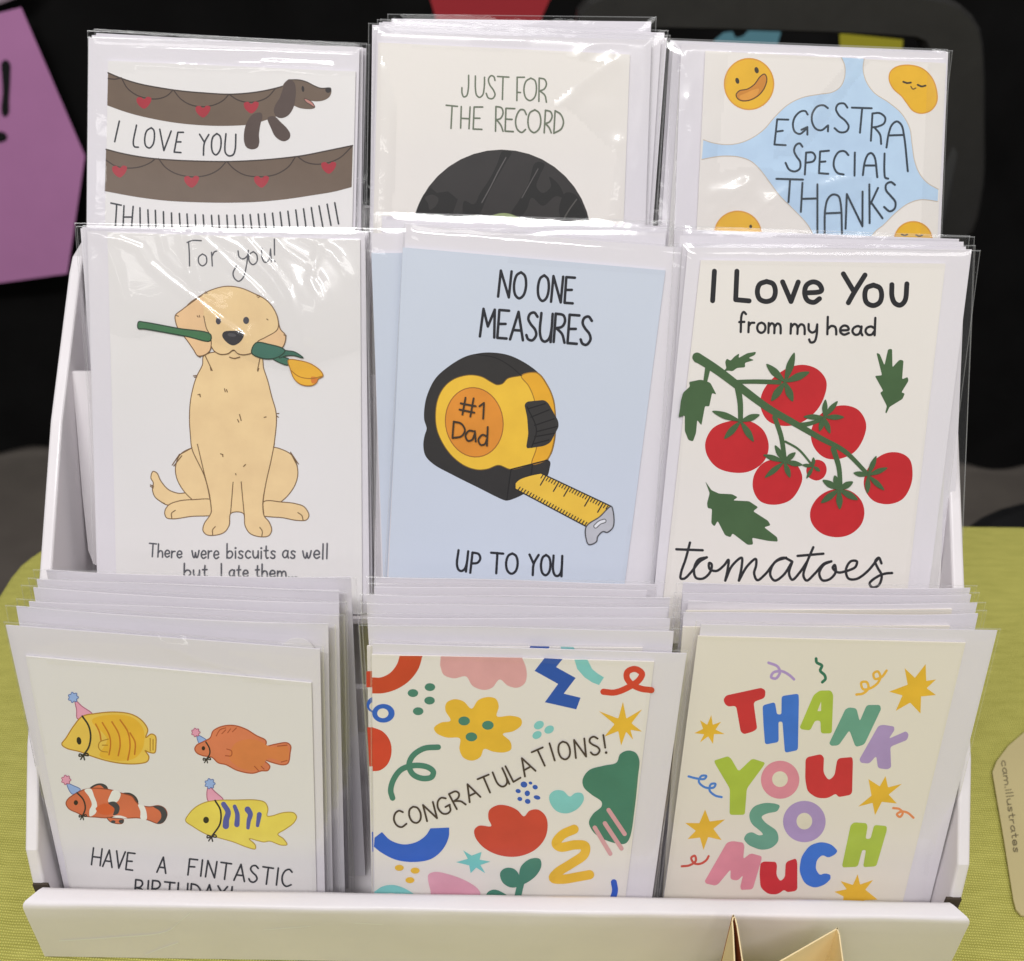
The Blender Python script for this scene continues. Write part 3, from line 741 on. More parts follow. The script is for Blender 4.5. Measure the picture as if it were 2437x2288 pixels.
def art_tomatoes(card, pl):
    red, gr = (180, 36, 42), (66, 92, 60)
    toms = [([(810, 790), (803, 860), (760, 940), (680, 1000), (600, 1015), (520, 990), (482, 920), (490, 850), (540, 780), (620, 725), (700, 710), (770, 735)], (603, 795), [(510, 705), (650, 648), (725, 745), (642, 892), (535, 890)], 36),
            ([(1008, 1000), (998, 1070), (950, 1145), (870, 1180), (800, 1172), (748, 1120), (733, 1050), (760, 980), (820, 930), (900, 912), (970, 935)], (798, 970), [(805, 882), (866, 890), (898, 970), (828, 1052), (775, 1040), (696, 968)], 26),
            ([(523, 1115), (500, 1190), (430, 1240), (350, 1248), (265, 1222), (215, 1160), (207, 1095), (245, 1025), (330, 990), (420, 988), (495, 1035)], (382, 990), [(240, 940), (477, 958), (300, 1078), (447, 1092)], 32),
            ([(690, 1265), (678, 1320), (630, 1385), (550, 1408), (480, 1390), (445, 1330), (450, 1260), (495, 1200), (570, 1178), (650, 1195)], (600, 1192), [(495, 1158), (553, 1110), (656, 1146), (690, 1208), (628, 1272), (502, 1272)], 27),
            ([(812, 1235), (796, 1272), (762, 1287), (722, 1270), (710, 1235), (728, 1198), (765, 1183), (800, 1198)], (745, 1215), [(745, 1170), (688, 1208), (778, 1240), (710, 1276)], 18),
            ([(1000, 1440), (985, 1505), (930, 1555), (860, 1570), (785, 1550), (738, 1500), (730, 1440), (765, 1375), (830, 1335), (920, 1335), (980, 1380)], (872, 1330), [(790, 1284), (850, 1260), (942, 1292), (966, 1382), (876, 1430), (782, 1398)], 32),
            ([(1240, 1235), (1232, 1310), (1190, 1380), (1120, 1405), (1045, 1388), (1002, 1330), (1000, 1270), (1040, 1195), (1110, 1150), (1180, 1150), (1225, 1180)], (1017, 1260), [(944, 1248), (1058, 1163), (1114, 1222), (1098, 1334), (1014, 1350)], 26)]
    z = 0.00035
    for k, (pts, c, ends, w) in enumerate(toms):
        a = Art(pl, VF)
        a.blob(pts, red)
        a.z = z
        calyx(a, c, ends, gr, w)
        z = a.z
        a.build('tomato_picture', card)
    a = Art(pl, VF, 0.0002)
    a.line([(165, 672), (260, 732), (380, 822), (520, 925), (650, 1000), (780, 1075), (900, 1140), (1012, 1250)], 48, gr, 20)
    a.poly([(145, 655), (160, 650), (200, 672), (200, 712), (150, 695)], gr, 8)
    a.line([(218, 730), (206, 792)], 27, gr, 20); a.line([(345, 795), (450, 793), (575, 796)], 20, gr, 24); a.line([(368, 820), (380, 900), (382, 990)], 32, gr, 24)
    a.line([(552, 970), (585, 1070), (602, 1190)], 24, gr); a.line([(605, 1092), (670, 1130), (738, 1208)], 11, gr); a.line([(665, 1012), (720, 1004), (795, 980)], 26, gr, 18); a.line([(845, 1130), (872, 1220), (880, 1320)], 28, gr, 22)
    a.build('stem_picture', card)
    leaves = ([(285, 748), (312, 728), (305, 695), (314, 678), (332, 690), (352, 668), (376, 652), (372, 676), (415, 652), (460, 644), (455, 660), (422, 675), (450, 686), (403, 700), (406, 722), (365, 725), (342, 742), (318, 738)],
              [(205, 788), (180, 784), (150, 790), (125, 795), (130, 818), (96, 848), (84, 890), (80, 930), (72, 972), (104, 962), (104, 1040), (122, 1085), (145, 1092), (160, 1050), (166, 985), (187, 1012), (205, 915), (226, 918), (240, 850), (262, 858), (232, 800)],
              [(1060, 650), (1076, 655), (1100, 712), (1118, 632), (1138, 630), (1140, 722), (1175, 684), (1195, 688), (1188, 782), (1216, 770), (1220, 790), (1184, 848), (1202, 852), (1190, 880), (1125, 920), (1110, 952), (1104, 948), (1112, 915), (1078, 848),
               (1094, 840), (1052, 765), (1088, 762)],
              [(206, 1290), (237, 1335), (275, 1352), (340, 1355), (368, 1370), (345, 1386), (425, 1390), (470, 1420), (445, 1440), (520, 1488), (532, 1510), (500, 1520), (565, 1570), (568, 1592), (520, 1588), (440, 1572), (445, 1606), (418, 1608), (342, 1550), (332, 1570),
               (305, 1560), (268, 1488), (252, 1516), (236, 1500), (240, 1428), (218, 1425), (215, 1400), (228, 1350)])
    for pts in leaves:
        a = Art(pl, VF, 0.0001)
        a.raw(round_corners(pts, 8, 4), gr)
        a.build('leaf_picture', card)
    t = Art(pl, VF)
    d = (34, 34, 38)
    t.lines([[(252, 243), (243, 390)], [(364, 243), (358, 385)], [(358, 385), (425, 391)], [(512, 294), (478, 308), (466, 345), (478, 382), (512, 394), (545, 380), (556, 342), (544, 306), (512, 294)], [(592, 296), (634, 394)], [(634, 394), (670, 297)],
             [(702, 352), (786, 340), (775, 308), (745, 296), (712, 312), (702, 352), (716, 388), (748, 398), (776, 380)], [(895, 256), (948, 345)], [(1003, 262), (948, 350), (920, 400)],
             [(1045, 312), (1012, 326), (1002, 362), (1012, 400), (1045, 414), (1076, 398), (1086, 362), (1076, 326), (1045, 312)], [(1137, 310), (1138, 370), (1152, 402), (1178, 412), (1202, 390), (1212, 306)]], 25, d)
    t.write('from', [(374, 546), (582, 554)], 98, 12, d, track=.14)
    t.write('my', [(632, 553), (764, 558)], 98, 12, d, track=.14)
    t.write('head', [(815, 557), (1052, 563)], 86, 12, d, track=.14)
    t.build('lettering', card)
    t = Art(pl, VF)
    t.lines([[(130, 1597), (108, 1680), (86, 1745), (84, 1775), (102, 1776), (135, 1745), (178, 1692), (214, 1670)], [(62, 1630), (193, 1635)],
             [(214, 1670), (172, 1682), (150, 1730), (160, 1772), (195, 1776), (230, 1745), (238, 1705), (226, 1698), (228, 1728), (262, 1738), (300, 1710), (322, 1682), (318, 1730), (306, 1786)],
             [(306, 1786), (340, 1712), (388, 1672), (388, 1715), (374, 1786)], [(374, 1786), (415, 1715), (458, 1678), (460, 1710), (450, 1750), (466, 1784), (505, 1755), (560, 1690), (610, 1672)],
             [(638, 1690), (595, 1672), (550, 1698), (530, 1755), (552, 1786), (595, 1760), (640, 1692)], [(640, 1692), (624, 1750), (640, 1782), (678, 1745), (715, 1690)],
             [(745, 1620), (712, 1700), (696, 1762), (712, 1786), (752, 1752), (798, 1702), (835, 1690)], [(667, 1663), (795, 1652)],
             [(835, 1690), (797, 1708), (775, 1750), (790, 1784), (825, 1780), (856, 1745), (852, 1708), (842, 1722), (868, 1745), (915, 1738)],
             [(915, 1738), (955, 1718), (962, 1690), (932, 1690), (908, 1732), (920, 1775), (960, 1778), (1015, 1740), (1068, 1676)],
             [(1085, 1700), (1072, 1672), (1054, 1690), (1066, 1722), (1086, 1760), (1072, 1808), (1040, 1820), (1026, 1800), (1062, 1768), (1100, 1752), (1138, 1748)]], 13, (38, 38, 42))
    t.build('script_lettering', card)

def bow(a, x, y, s=1.0):
    k = (44, 40, 40)
    a.lines([[(x, y), (x - 20 * s, y - 6 * s), (x - 22 * s, y + 6 * s), (x, y)], [(x, y), (x + 20 * s, y - 10 * s), (x + 26 * s, y + 2 * s), (x, y)], [(x, y), (x - 14 * s, y + 22 * s)], [(x, y), (x + 6 * s, y + 24 * s)]], 7 * s, k)

def pom(a, x, y, r, rgb, ln):
    pts = [(x + r * (1 + .16 * math.cos(7 * t)) * math.cos(t), y + r * (1 + .16 * math.cos(7 * t)) * math.sin(t)) for t in [2 * math.pi * i / 56 for i in range(56)]]
    a.raw(pts, rgb); a.ribbon(pts + [pts[0]], 4, ln, caps=False)

def art_fish(card, pl):
    blue, bl, pink, pkl, k = (144, 170, 220), (84, 104, 160), (216, 152, 178), (164, 92, 120), (46, 42, 42)
    a = Art(pl, VG)
    yl, yln = (218, 184, 84), (166, 120, 44)
    a.blob([(393, 697), (430, 728), (482, 768), (440, 782), (405, 792), (400, 745)], pink, pkl, 5)
    a.blob([(323, 925), (345, 893), (385, 830), (430, 780), (500, 765), (600, 757), (690, 770), (745, 805), (772, 850), (762, 890), (790, 872), (812, 882), (815, 930), (808, 970), (775, 966), (758, 958), (778, 990), (770, 1015), (720, 1027), (640, 1026),
            (560, 1012), (480, 988), (420, 965), (345, 945)], yl, yln, 6)
    a.blob([(480, 800), (600, 770), (700, 790), (750, 850), (745, 950), (700, 1000), (600, 1010), (520, 985), (560, 900)], (216, 170, 56))
    a.lines([[(500, 820), (520, 862), (528, 905)], [(535, 812), (572, 880), (578, 930), (570, 980)], [(585, 808), (620, 870), (628, 930), (618, 985)], [(628, 798), (668, 860), (680, 930), (668, 1008)], [(680, 866), (706, 915), (704, 978)]], 8, (184, 112, 40))
    a.lines([[(566, 898), (522, 914), (515, 940), (530, 960), (562, 966)], [(535, 930), (562, 930)], [(785, 895), (785, 960)], [(800, 900), (800, 955)]], 5, yln)
    a.ell(413, 907, 12, 20, (40, 36, 32), -10)
    a.line([(430, 778), (462, 826), (474, 880), (464, 940), (436, 982)], 9, k); bow(a, 436, 982)
    pom(a, 383, 680, 24, blue, bl)
    a.build('fish_picture', card)
    a = Art(pl, VG)
    rd, rln = (204, 118, 84), (160, 76, 48)
    a.blob([(1030, 878), (1060, 890), (1086, 912), (1045, 926)], blue, bl, 4)
    a.blob([(1018, 950), (1028, 930), (1062, 912), (1098, 892), (1114, 856), (1160, 832), (1220, 827), (1282, 845), (1340, 880), (1388, 905), (1390, 925), (1372, 940), (1440, 925), (1500, 918), (1519, 935), (1516, 970), (1505, 1024), (1480, 1033),
            (1420, 1020), (1376, 1006), (1410, 1040), (1400, 1062), (1365, 1065), (1320, 1077), (1240, 1062), (1180, 1032), (1140, 1022), (1108, 994), (1060, 985), (1028, 970)], rd, rln, 6)
    a.blob([(1230, 920), (1330, 900), (1420, 940), (1500, 935), (1500, 1015), (1400, 1000), (1360, 1055), (1270, 1055), (1200, 1000)], (204, 122, 72))
    a.lines([[(1130, 882), (1150, 850), (1180, 840)], [(1160, 870), (1180, 850)], [(1190, 865), (1205, 845)], [(1215, 860), (1235, 840)], [(1185, 950), (1210, 960), (1208, 985), (1178, 985)], [(1450, 935), (1500, 930)], [(1470, 1018), (1500, 1010)], [(1330, 1040), (1350, 1062)], [(1365, 1040), (1380, 1055)]], 5, rln)
    a.ell(1063, 946, 9, 11, (46, 36, 32))
    a.line([(1076, 913), (1094, 945), (1096, 975), (1080, 1002)], 7, k); bow(a, 1080, 1003, .8)
    pom(a, 1023, 863, 20, pink, pkl)
    a.build('fish_picture', card)
    a = Art(pl, VG)
    og, wh, dk = (200, 106, 74), (226, 222, 216), (62, 62, 68)
    a.blob([(350, 1130), (385, 1142), (420, 1162), (378, 1186)], blue, bl, 4)
    a.blob([(470, 1158), (495, 1138), (530, 1132), (556, 1145), (562, 1165)], dk, k, 4)
    a.blob([(478, 1160), (500, 1144), (524, 1140), (545, 1162)], og)
    a.blob([(640, 1185), (680, 1182), (712, 1205), (720, 1232), (690, 1240)], dk, k, 4)
    a.blob([(345, 1235), (355, 1212), (400, 1180), (440, 1162), (490, 1155), (540, 1158), (590, 1166), (640, 1182), (690, 1198), (710, 1225), (730, 1242), (780, 1252), (830, 1246), (862, 1262), (873, 1292), (855, 1330), (830, 1340), (770, 1320), (720, 1310),
            (660, 1311), (600, 1302), (560, 1310), (500, 1306), (450, 1302), (400, 1282), (360, 1262)], og, (140, 66, 44), 5)
    a.blob([(442, 1164), (475, 1158), (492, 1196), (507, 1240), (500, 1285), (470, 1302), (468, 1270), (480, 1240), (466, 1200)], wh)
    a.blob([(592, 1166), (630, 1180), (612, 1226), (566, 1226), (576, 1190)], wh); a.blob([(590, 1300), (630, 1298), (665, 1311), (610, 1306)], wh)
    a.blob([(722, 1240), (752, 1246), (766, 1318), (736, 1314), (734, 1276)], wh)
    a.blob([(800, 1250), (850, 1252), (873, 1292), (855, 1332), (820, 1340), (842, 1310), (836, 1276)], dk)
    a.blob([(500, 1262), (540, 1236), (580, 1240), (600, 1262), (580, 1290), (530, 1290)], (200, 92, 52))
    a.blob([(566, 1232), (600, 1225), (625, 1252), (616, 1288), (592, 1295), (598, 1262)], dk)
    a.blob([(560, 1308), (600, 1312), (645, 1318), (640, 1338), (580, 1332)], og, (110, 60, 44), 4); a.ell(634, 1328, 13, 10, dk); a.ell(592, 1330, 12, 8, dk)
    a.ell(397, 1230, 11, 13, (46, 36, 32))
    a.line([(403, 1178), (436, 1215), (446, 1260), (432, 1300)], 8, k); bow(a, 432, 1300, .8)
    pom(a, 346, 1111, 22, pink, pkl)
    a.build('fish_picture', card)
    a = Art(pl, VG)
    yy, yyl = (226, 200, 88), (170, 140, 54)
    a.blob([(1090, 1145), (1125, 1175), (1166, 1216), (1088, 1222)], pink, pkl, 5)
    a.blob([(970, 1325), (985, 1293), (1020, 1256), (1070, 1230), (1130, 1219), (1230, 1217), (1340, 1217), (1385, 1230), (1400, 1262), (1396, 1300), (1420, 1300), (1480, 1283), (1535, 1284), (1550, 1305), (1535, 1336), (1490, 1370), (1452, 1396), (1482, 1420), (1500, 1450),
            (1468, 1452), (1410, 1432), (1380, 1436), (1350, 1430), (1302, 1419), (1334, 1452), (1334, 1472), (1290, 1463), (1220, 1436), (1150, 1416), (1080, 1396), (1010, 1356)], yy, yyl, 5)
    bb = (82, 88, 156)
    a.line([(1168, 1238), (1192, 1280), (1182, 1320), (1180, 1352)], 26, bb, 34); a.line([(1226, 1250), (1240, 1290), (1238, 1345)], 20, bb, 28); a.line([(1294, 1266), (1308, 1290), (1300, 1325), (1296, 1362)], 32, bb, 18); a.line([(1355, 1292), (1346, 1350)], 26, bb, 18)
    a.ell(1077, 1321, 15, 17, (44, 42, 30))
    a.line([(1124, 1219), (1152, 1270), (1150, 1340), (1108, 1405)], 9, k); bow(a, 1105, 1408)
    pom(a, 1097, 1131, 24, blue, bl)
    a.build('fish_picture', card)
    t = Art(pl, VG)
    t.write('HAVE', [(478, 1556), (695, 1582)], 88, 9, INK, track=.14)
    t.write('A', [(820, 1594), (866, 1600)], 82, 9, INK)
    t.write('FINTASTIC', [(982, 1608), (1520, 1668)], (84, 90), 9, INK, track=.2)
    t.write('BIRTHDAY!', [(704, 1716), (1210, 1752)], (86, 84), 9, INK, track=.17)
    t.build('lettering', card)

C_RED, C_PINK, C_BLUE, C_TEAL, C_YEL, C_GRN = (194, 64, 46), (204, 152, 154), (38, 80, 164), (122, 188, 188), (216, 172, 56), (68, 122, 106)

def art_congrats(card, pl):
    a = Art(pl, VH)
    a.raw(catmull([(372, 430), (350, 500), (300, 565), (230, 610), (160, 630), (103, 631)], False) + catmull([(103, 545), (150, 545), (200, 520), (235, 475), (250, 430)], False), (184, 66, 42))
    a.raw([(470, 432)] + catmull([(466, 480), (485, 530), (540, 550), (605, 540), (640, 590), (700, 612), (745, 600), (785, 556), (830, 590), (880, 600), (918, 578), (930, 540), (925, 490), (905, 440)], False), C_PINK)
    a.raw([(1025, 442), (1122, 447), (1087, 490), (1192, 548), (1128, 632), (1218, 654), (1195, 716), (1027, 678), (1098, 580), (972, 510)], C_BLUE)
    a.raw([(1185, 450), (1255, 450), (1280, 500), (1310, 525), (1343, 545), (1317, 586), (1280, 572), (1240, 545), (1200, 500)], C_TEAL)
    a.line([(1340, 622), (1400, 626), (1470, 600), (1530, 560), (1547, 525), (1510, 500), (1470, 515), (1465, 545), (1490, 580), (1540, 605), (1597, 613)], 33, C_RED)
    for x, y in ((412, 597), (321, 629), (410, 669), (349, 726)): a.ell(x, y, 28, 21, C_GRN)
    a.ell(163, 737, 60, 50, (42, 92, 182)); a.ell(160, 737, 30, 26, (214, 208, 198))
    a.raw(catmull([(105, 812), (160, 835), (198, 885), (206, 950), (185, 1010), (145, 1042), (105, 1047)], False), C_RED)
    a.blob([(635, 712), (670, 667), (720, 650), (765, 660), (780, 700), (770, 752), (845, 750), (898, 765), (902, 798), (860, 832), (802, 848), (842, 888), (846, 930), (810, 946), (750, 942), (702, 928), (682, 970), (640, 990), (592, 975), (570, 930), (572, 872), (500, 866), (446, 842),
            (434, 815), (470, 787), (522, 776), (495, 722), (500, 682), (540, 662), (590, 672)], C_YEL)
    for x, y in ((595, 778), (722, 801), (634, 863)): a.ell(x, y, 31, 24, C_GRN)
    for x, y, r in ((995, 800, 28), (1050, 824, 27), (985, 853, 26)): a.ell(x, y, r, r * .75, C_TEAL, -30)
    a.poly([(1445, 675), (1463, 765), (1548, 715), (1490, 790), (1547, 835), (1485, 825), (1500, 880), (1462, 835), (1435, 910), (1420, 832), (1345, 862), (1400, 795), (1315, 725), (1420, 765)], C_YEL, 6)
    a.line([(456, 918), (380, 925), (320, 965), (300, 1015), (320, 1062), (370, 1085), (420, 1078), (430, 1050), (400, 1025), (330, 1016), (260, 1037), (218, 1090), (202, 1150), (212, 1190)], 30, C_GRN)
    for x, y, r, s in ((915, 1118, 18, 16), (950, 1110, 10, 8), (975, 1132, 14, 12), (884, 1153, 14, 11), (933, 1165, 14, 15), (985, 1187, 18, 11), (893, 1195, 13, 11), (935, 1208, 15, 13)): a.ell(x, y, r, s, (48, 86, 172), 15)
    a.blob([(1160, 1182), (1190, 1163), (1225, 1165), (1236, 1195), (1205, 1245), (1145, 1272), (1090, 1260), (1055, 1215), (1052, 1175), (1080, 1150), (1125, 1152)], C_TEAL)
    a.blob([(740, 1340), (725, 1300), (730, 1255), (775, 1228), (830, 1232), (880, 1255), (915, 1288), (945, 1258), (990, 1252), (1030, 1285), (1042, 1340), (1025, 1410), (970, 1470), (880, 1503), (780, 1495), (700, 1455), (655, 1400), (650, 1360), (675, 1338)], (188, 66, 52))
    a.blob([(1410, 1000), (1430, 955), (1470, 936), (1512, 947), (1532, 985), (1525, 1080), (1507, 1250), (1482, 1400), (1460, 1432), (1420, 1435), (1330, 1405), (1285, 1370), (1263, 1320), (1285, 1275), (1330, 1235), (1330, 1210), (1275, 1170), (1234, 1130), (1230, 1088), (1265, 1040), (1340, 1017)], (64, 118, 100))
    a.lines([[(1368, 1254), (1454, 1382)], [(1348, 1325), (1437, 1460)], [(1294, 1348), (1377, 1488)]], 23, (200, 150, 156))
    a.line([(1183, 1357), (1120, 1387), (1087, 1432), (1110, 1452), (1190, 1440), (1242, 1447), (1238, 1490), (1170, 1540), (1095, 1588), (1072, 1618), (1125, 1624), (1200, 1612), (1266, 1600)], 50, C_YEL)
    a.raw(catmull([(155, 1372), (200, 1415), (270, 1438), (340, 1425), (390, 1390), (415, 1352)], False) + catmull([(515, 1348), (512, 1400), (480, 1465), (420, 1515), (330, 1532), (230, 1520), (150, 1480), (112, 1450)], False) + [(116, 1402)], (42, 90, 186))
    a.raw([(590, 1470), (635, 1498), (688, 1478), (678, 1520), (735, 1530), (682, 1548), (708, 1592), (660, 1562), (630, 1592), (622, 1550), (552, 1533), (615, 1515)], (110, 186, 188))
    a.blob([(888, 1600), (860, 1568), (815, 1565), (788, 1590), (800, 1640), (845, 1668), (885, 1660)], C_GRN); a.blob([(888, 1610), (900, 1555), (950, 1515), (1000, 1516), (1008, 1552), (980, 1605), (920, 1648), (890, 1655)], C_GRN)
    a.line([(905, 1620), (888, 1690), (870, 1780)], 36, C_GRN); a.blob([(715, 1740), (718, 1698), (750, 1680), (795, 1692), (860, 1750), (800, 1800)], C_GRN); a.ell(962, 1738, 40, 22, C_GRN)
    for x, y in ((248, 1563), (333, 1578), (305, 1629)): a.ell(x, y, 24, 16, C_YEL)
    a.blob([(402, 1625), (405, 1598), (440, 1585), (520, 1600), (610, 1635), (668, 1675), (682, 1705), (640, 1740), (500, 1760), (428, 1740), (414, 1680)], (206, 152, 170))
    a.raw(catmull([(115, 1690), (160, 1662), (220, 1655), (290, 1680), (345, 1722), (380, 1790)], False) + [(115, 1790)], C_TEAL); a.ell(205, 1722, 45, 24, (214, 208, 198))
    a.line([(1396, 1640), (1402, 1685), (1384, 1740), (1350, 1790)], 32, (42, 84, 178)); a.ell(1250, 1740, 48, 22, (48, 96, 140))
    a.build('confetti_pattern', card)
    t = Art(pl, VH, 0.00026)
    t.write('CONGRATULATIONS!', [(232, 1352), (345, 1322), (440, 1302), (530, 1262), (620, 1212), (740, 1155), (830, 1118), (905, 1080), (1010, 1022), (1080, 985), (1180, 975), (1270, 962), (1360, 945)], (88, 98), 10, (66, 54, 50), track=.19)
    t.build('lettering', card)

def art_congrats_under(card, pl):
    a = Art(pl, VH)
    cream = (214, 208, 198)
    a.raw([(72, 512), (130, 510), (130, 598), (72, 598)], C_RED)
    a.build('confetti_pattern', card); a = Art(pl, VH)
    a.ell(125, 692, 52, 46, (42, 92, 182)); a.ell(125, 700, 38, 26, cream)
    a.build('confetti_pattern', card); a = Art(pl, VH)
    a.raw([(76, 812), (130, 812), (130, 1020), (88, 1022)], C_RED)
    a.build('confetti_pattern', card); a = Art(pl, VH)
    a.raw([(100, 1372), (140, 1372), (140, 1470), (104, 1478)], (42, 90, 186))
    a.build('confetti_pattern', card)
    a = Art(pl, VH)
    a.raw([(950, 376), (1052, 379), (1040, 420), (930, 420)], C_BLUE); a.raw([(1110, 380), (1180, 382), (1200, 420), (1125, 420)], C_TEAL)
    a.build('confetti_pattern', card)

def art_thanks(card, pl):
    R, B, G, T, P, K = (188, 46, 54), (56, 108, 196), (160, 180, 66), (98, 150, 132), (160, 138, 184), (206, 132, 148)
    cream = (208, 201, 184)
    a = Art(pl, VI)
    a.poly([(328, 600), (342, 580), (512, 543), (532, 555), (530, 592), (474, 612), (492, 742), (470, 756), (428, 768), (412, 755), (390, 630), (352, 634), (336, 622)], R, 16)
    a.poly([(518, 628), (578, 612), (588, 672), (609, 672), (610, 583), (692, 571), (694, 600), (689, 845), (626, 858), (614, 707), (595, 707), (596, 806), (530, 818), (522, 720)], B, 14)
    a.poly([(698, 734), (765, 578), (795, 556), (848, 556), (860, 576), (853, 764), (800, 764), (798, 702), (772, 702), (748, 750), (706, 744)], G, 14)
    a.poly([(801, 610), (783, 656), (801, 656)], cream, 4)
    a.poly([(840, 812), (918, 648), (935, 638), (972, 642), (988, 706), (1022, 626), (1085, 626), (1092, 645), (1010, 818), (968, 830), (938, 748), (886, 822), (850, 824)], T, 14)
    a.poly([(986, 890), (1078, 728), (1100, 722), (1154, 730), (1156, 748), (1128, 790), (1212, 753), (1225, 768), (1218, 795), (1136, 828), (1140, 928), (1122, 938), (1076, 932), (1068, 872), (1034, 910), (994, 906)], P, 14)
    a.poly([(284, 895), (350, 874), (366, 886), (402, 948), (468, 885), (530, 905), (522, 922), (442, 1030), (432, 1158), (358, 1158), (360, 1032), (288, 910)], G, 14)
    a.ell(603, 988, 93, 92, K); a.ell(602, 985, 38, 38, cream)
    a.poly([(726, 880), (800, 864), (815, 880), (812, 955), (838, 992), (866, 968), (880, 884), (952, 878), (955, 900), (951, 1060), (886, 1072), (872, 1055), (832, 1078), (780, 1076), (735, 1045), (724, 985)], R, 20)
    a.poly([(604, 1112), (590, 1142), (540, 1150), (508, 1166), (530, 1195), (590, 1235), (598, 1285), (562, 1320), (510, 1329), (450, 1305), (425, 1275), (440, 1248), (466, 1240), (500, 1258), (522, 1254), (512, 1240), (462, 1200), (450, 1155), (475, 1115), (530, 1098), (580, 1103)], T, 26)
    a.ell(720, 1190, 103, 100, P); a.ell(720, 1188, 38, 40, cream)
    a.poly([(903, 1402), (944, 1208), (960, 1194), (1020, 1198), (1026, 1215), (1016, 1274), (1040, 1274), (1058, 1206), (1118, 1212), (1119, 1232), (1068, 1407), (1004, 1411), (1018, 1328), (1000, 1328), (978, 1409), (908, 1412)], G, 14)
    a.poly([(238, 1478), (345, 1292), (372, 1284), (424, 1292), (430, 1310), (424, 1372), (460, 1343), (514, 1358), (512, 1378), (470, 1518), (414, 1521), (410, 1505), (424, 1448), (398, 1476), (362, 1470), (364, 1420), (304, 1492), (288, 1500), (244, 1490)], K, 14)
    a.poly([(508, 1392), (524, 1383), (582, 1385), (588, 1402), (584, 1450), (604, 1480), (626, 1460), (630, 1385), (680, 1368), (686, 1390), (686, 1525), (638, 1532), (622, 1520), (590, 1543), (545, 1541), (508, 1510), (503, 1440)], R, 18)
    a.poly([(882, 1332), (868, 1350), (835, 1366), (808, 1350), (780, 1375), (774, 1420), (795, 1450), (818, 1440), (846, 1446), (848, 1467), (820, 1495), (770, 1513), (720, 1490), (695, 1430), (705, 1360), (745, 1305), (800, 1287), (852, 1300)], B, 24)
    a.ell(513, 1582, 22, 16, (70, 110, 110))
    a.build('lettering', card)
    for pts in ([(1205, 448), (1255, 495), (1307, 428), (1310, 510), (1357, 503), (1312, 545), (1357, 578), (1285, 585), (1282, 668), (1232, 615), (1162, 655), (1195, 580), (1130, 562), (1220, 528)],
                [(270, 675), (277, 722), (317, 708), (290, 745), (335, 767), (283, 767), (278, 815), (255, 778), (215, 808), (235, 768), (187, 763), (230, 742), (215, 700), (250, 722)],
                [(1030, 985), (1085, 1020), (1113, 970), (1125, 1025), (1192, 1008), (1128, 1060), (1168, 1103), (1095, 1095), (1062, 1160), (1050, 1100), (980, 1118), (1045, 1065)],
                [(240, 1132), (262, 1190), (337, 1180), (280, 1225), (320, 1280), (255, 1265), (232, 1328), (215, 1268), (155, 1275), (195, 1235), (143, 1197), (212, 1198)],
                [(978, 1445), (990, 1495), (1053, 1473), (1015, 1520), (1075, 1568), (1010, 1572), (990, 1620), (950, 1580), (905, 1590), (910, 1553), (865, 1530), (925, 1518), (895, 1478), (955, 1497)]):
        s = Art(pl, VI)
        s.poly(pts, (216, 172, 54), 3)
        s.build('star_picture', card)
    q = Art(pl, VI); q.line([(547, 422), (590, 440), (602, 468), (582, 498), (560, 492), (570, 470), (610, 463), (645, 480), (670, 502)], 13, (164, 140, 192)); q.build('streamer_picture', card)
    q = Art(pl, VI); q.line([(777, 402), (780, 420), (805, 436), (797, 460), (818, 482), (822, 500), (807, 516)], 14, (44, 106, 84)); q.build('streamer_picture', card)
    q = Art(pl, VI); q.line([(972, 576), (1005, 570), (1030, 545), (1022, 516), (996, 518), (1005, 550), (1040, 545), (1075, 520), (1088, 490), (1075, 464), (1055, 475), (1062, 500), (1095, 490), (1118, 460)], 12, (218, 170, 66)); q.build('streamer_picture', card)
    q = Art(pl, VI); q.line([(160, 972), (200, 982), (236, 984), (246, 970), (222, 970), (210, 998), (240, 1025), (282, 1025), (290, 1008), (268, 1010), (262, 1040), (290, 1065), (320, 1072)], 11, (74, 126, 202)); q.build('streamer_picture', card)
    q = Art(pl, VI); q.line([(127, 1407), (165, 1402), (195, 1380), (190, 1356), (173, 1366), (187, 1392), (215, 1395), (245, 1378), (257, 1358)], 11, (190, 78, 66)); q.build('streamer_picture', card)
    q = Art(pl, VI); q.line([(1150, 1125), (1180, 1130), (1196, 1150), (1182, 1168), (1168, 1156), (1190, 1142), (1220, 1148), (1248, 1172)], 11, (214, 132, 84)); q.build('streamer_picture', card)
# ------------------------------------------------------------------ the place: floor, curtain, table
import numpy as np

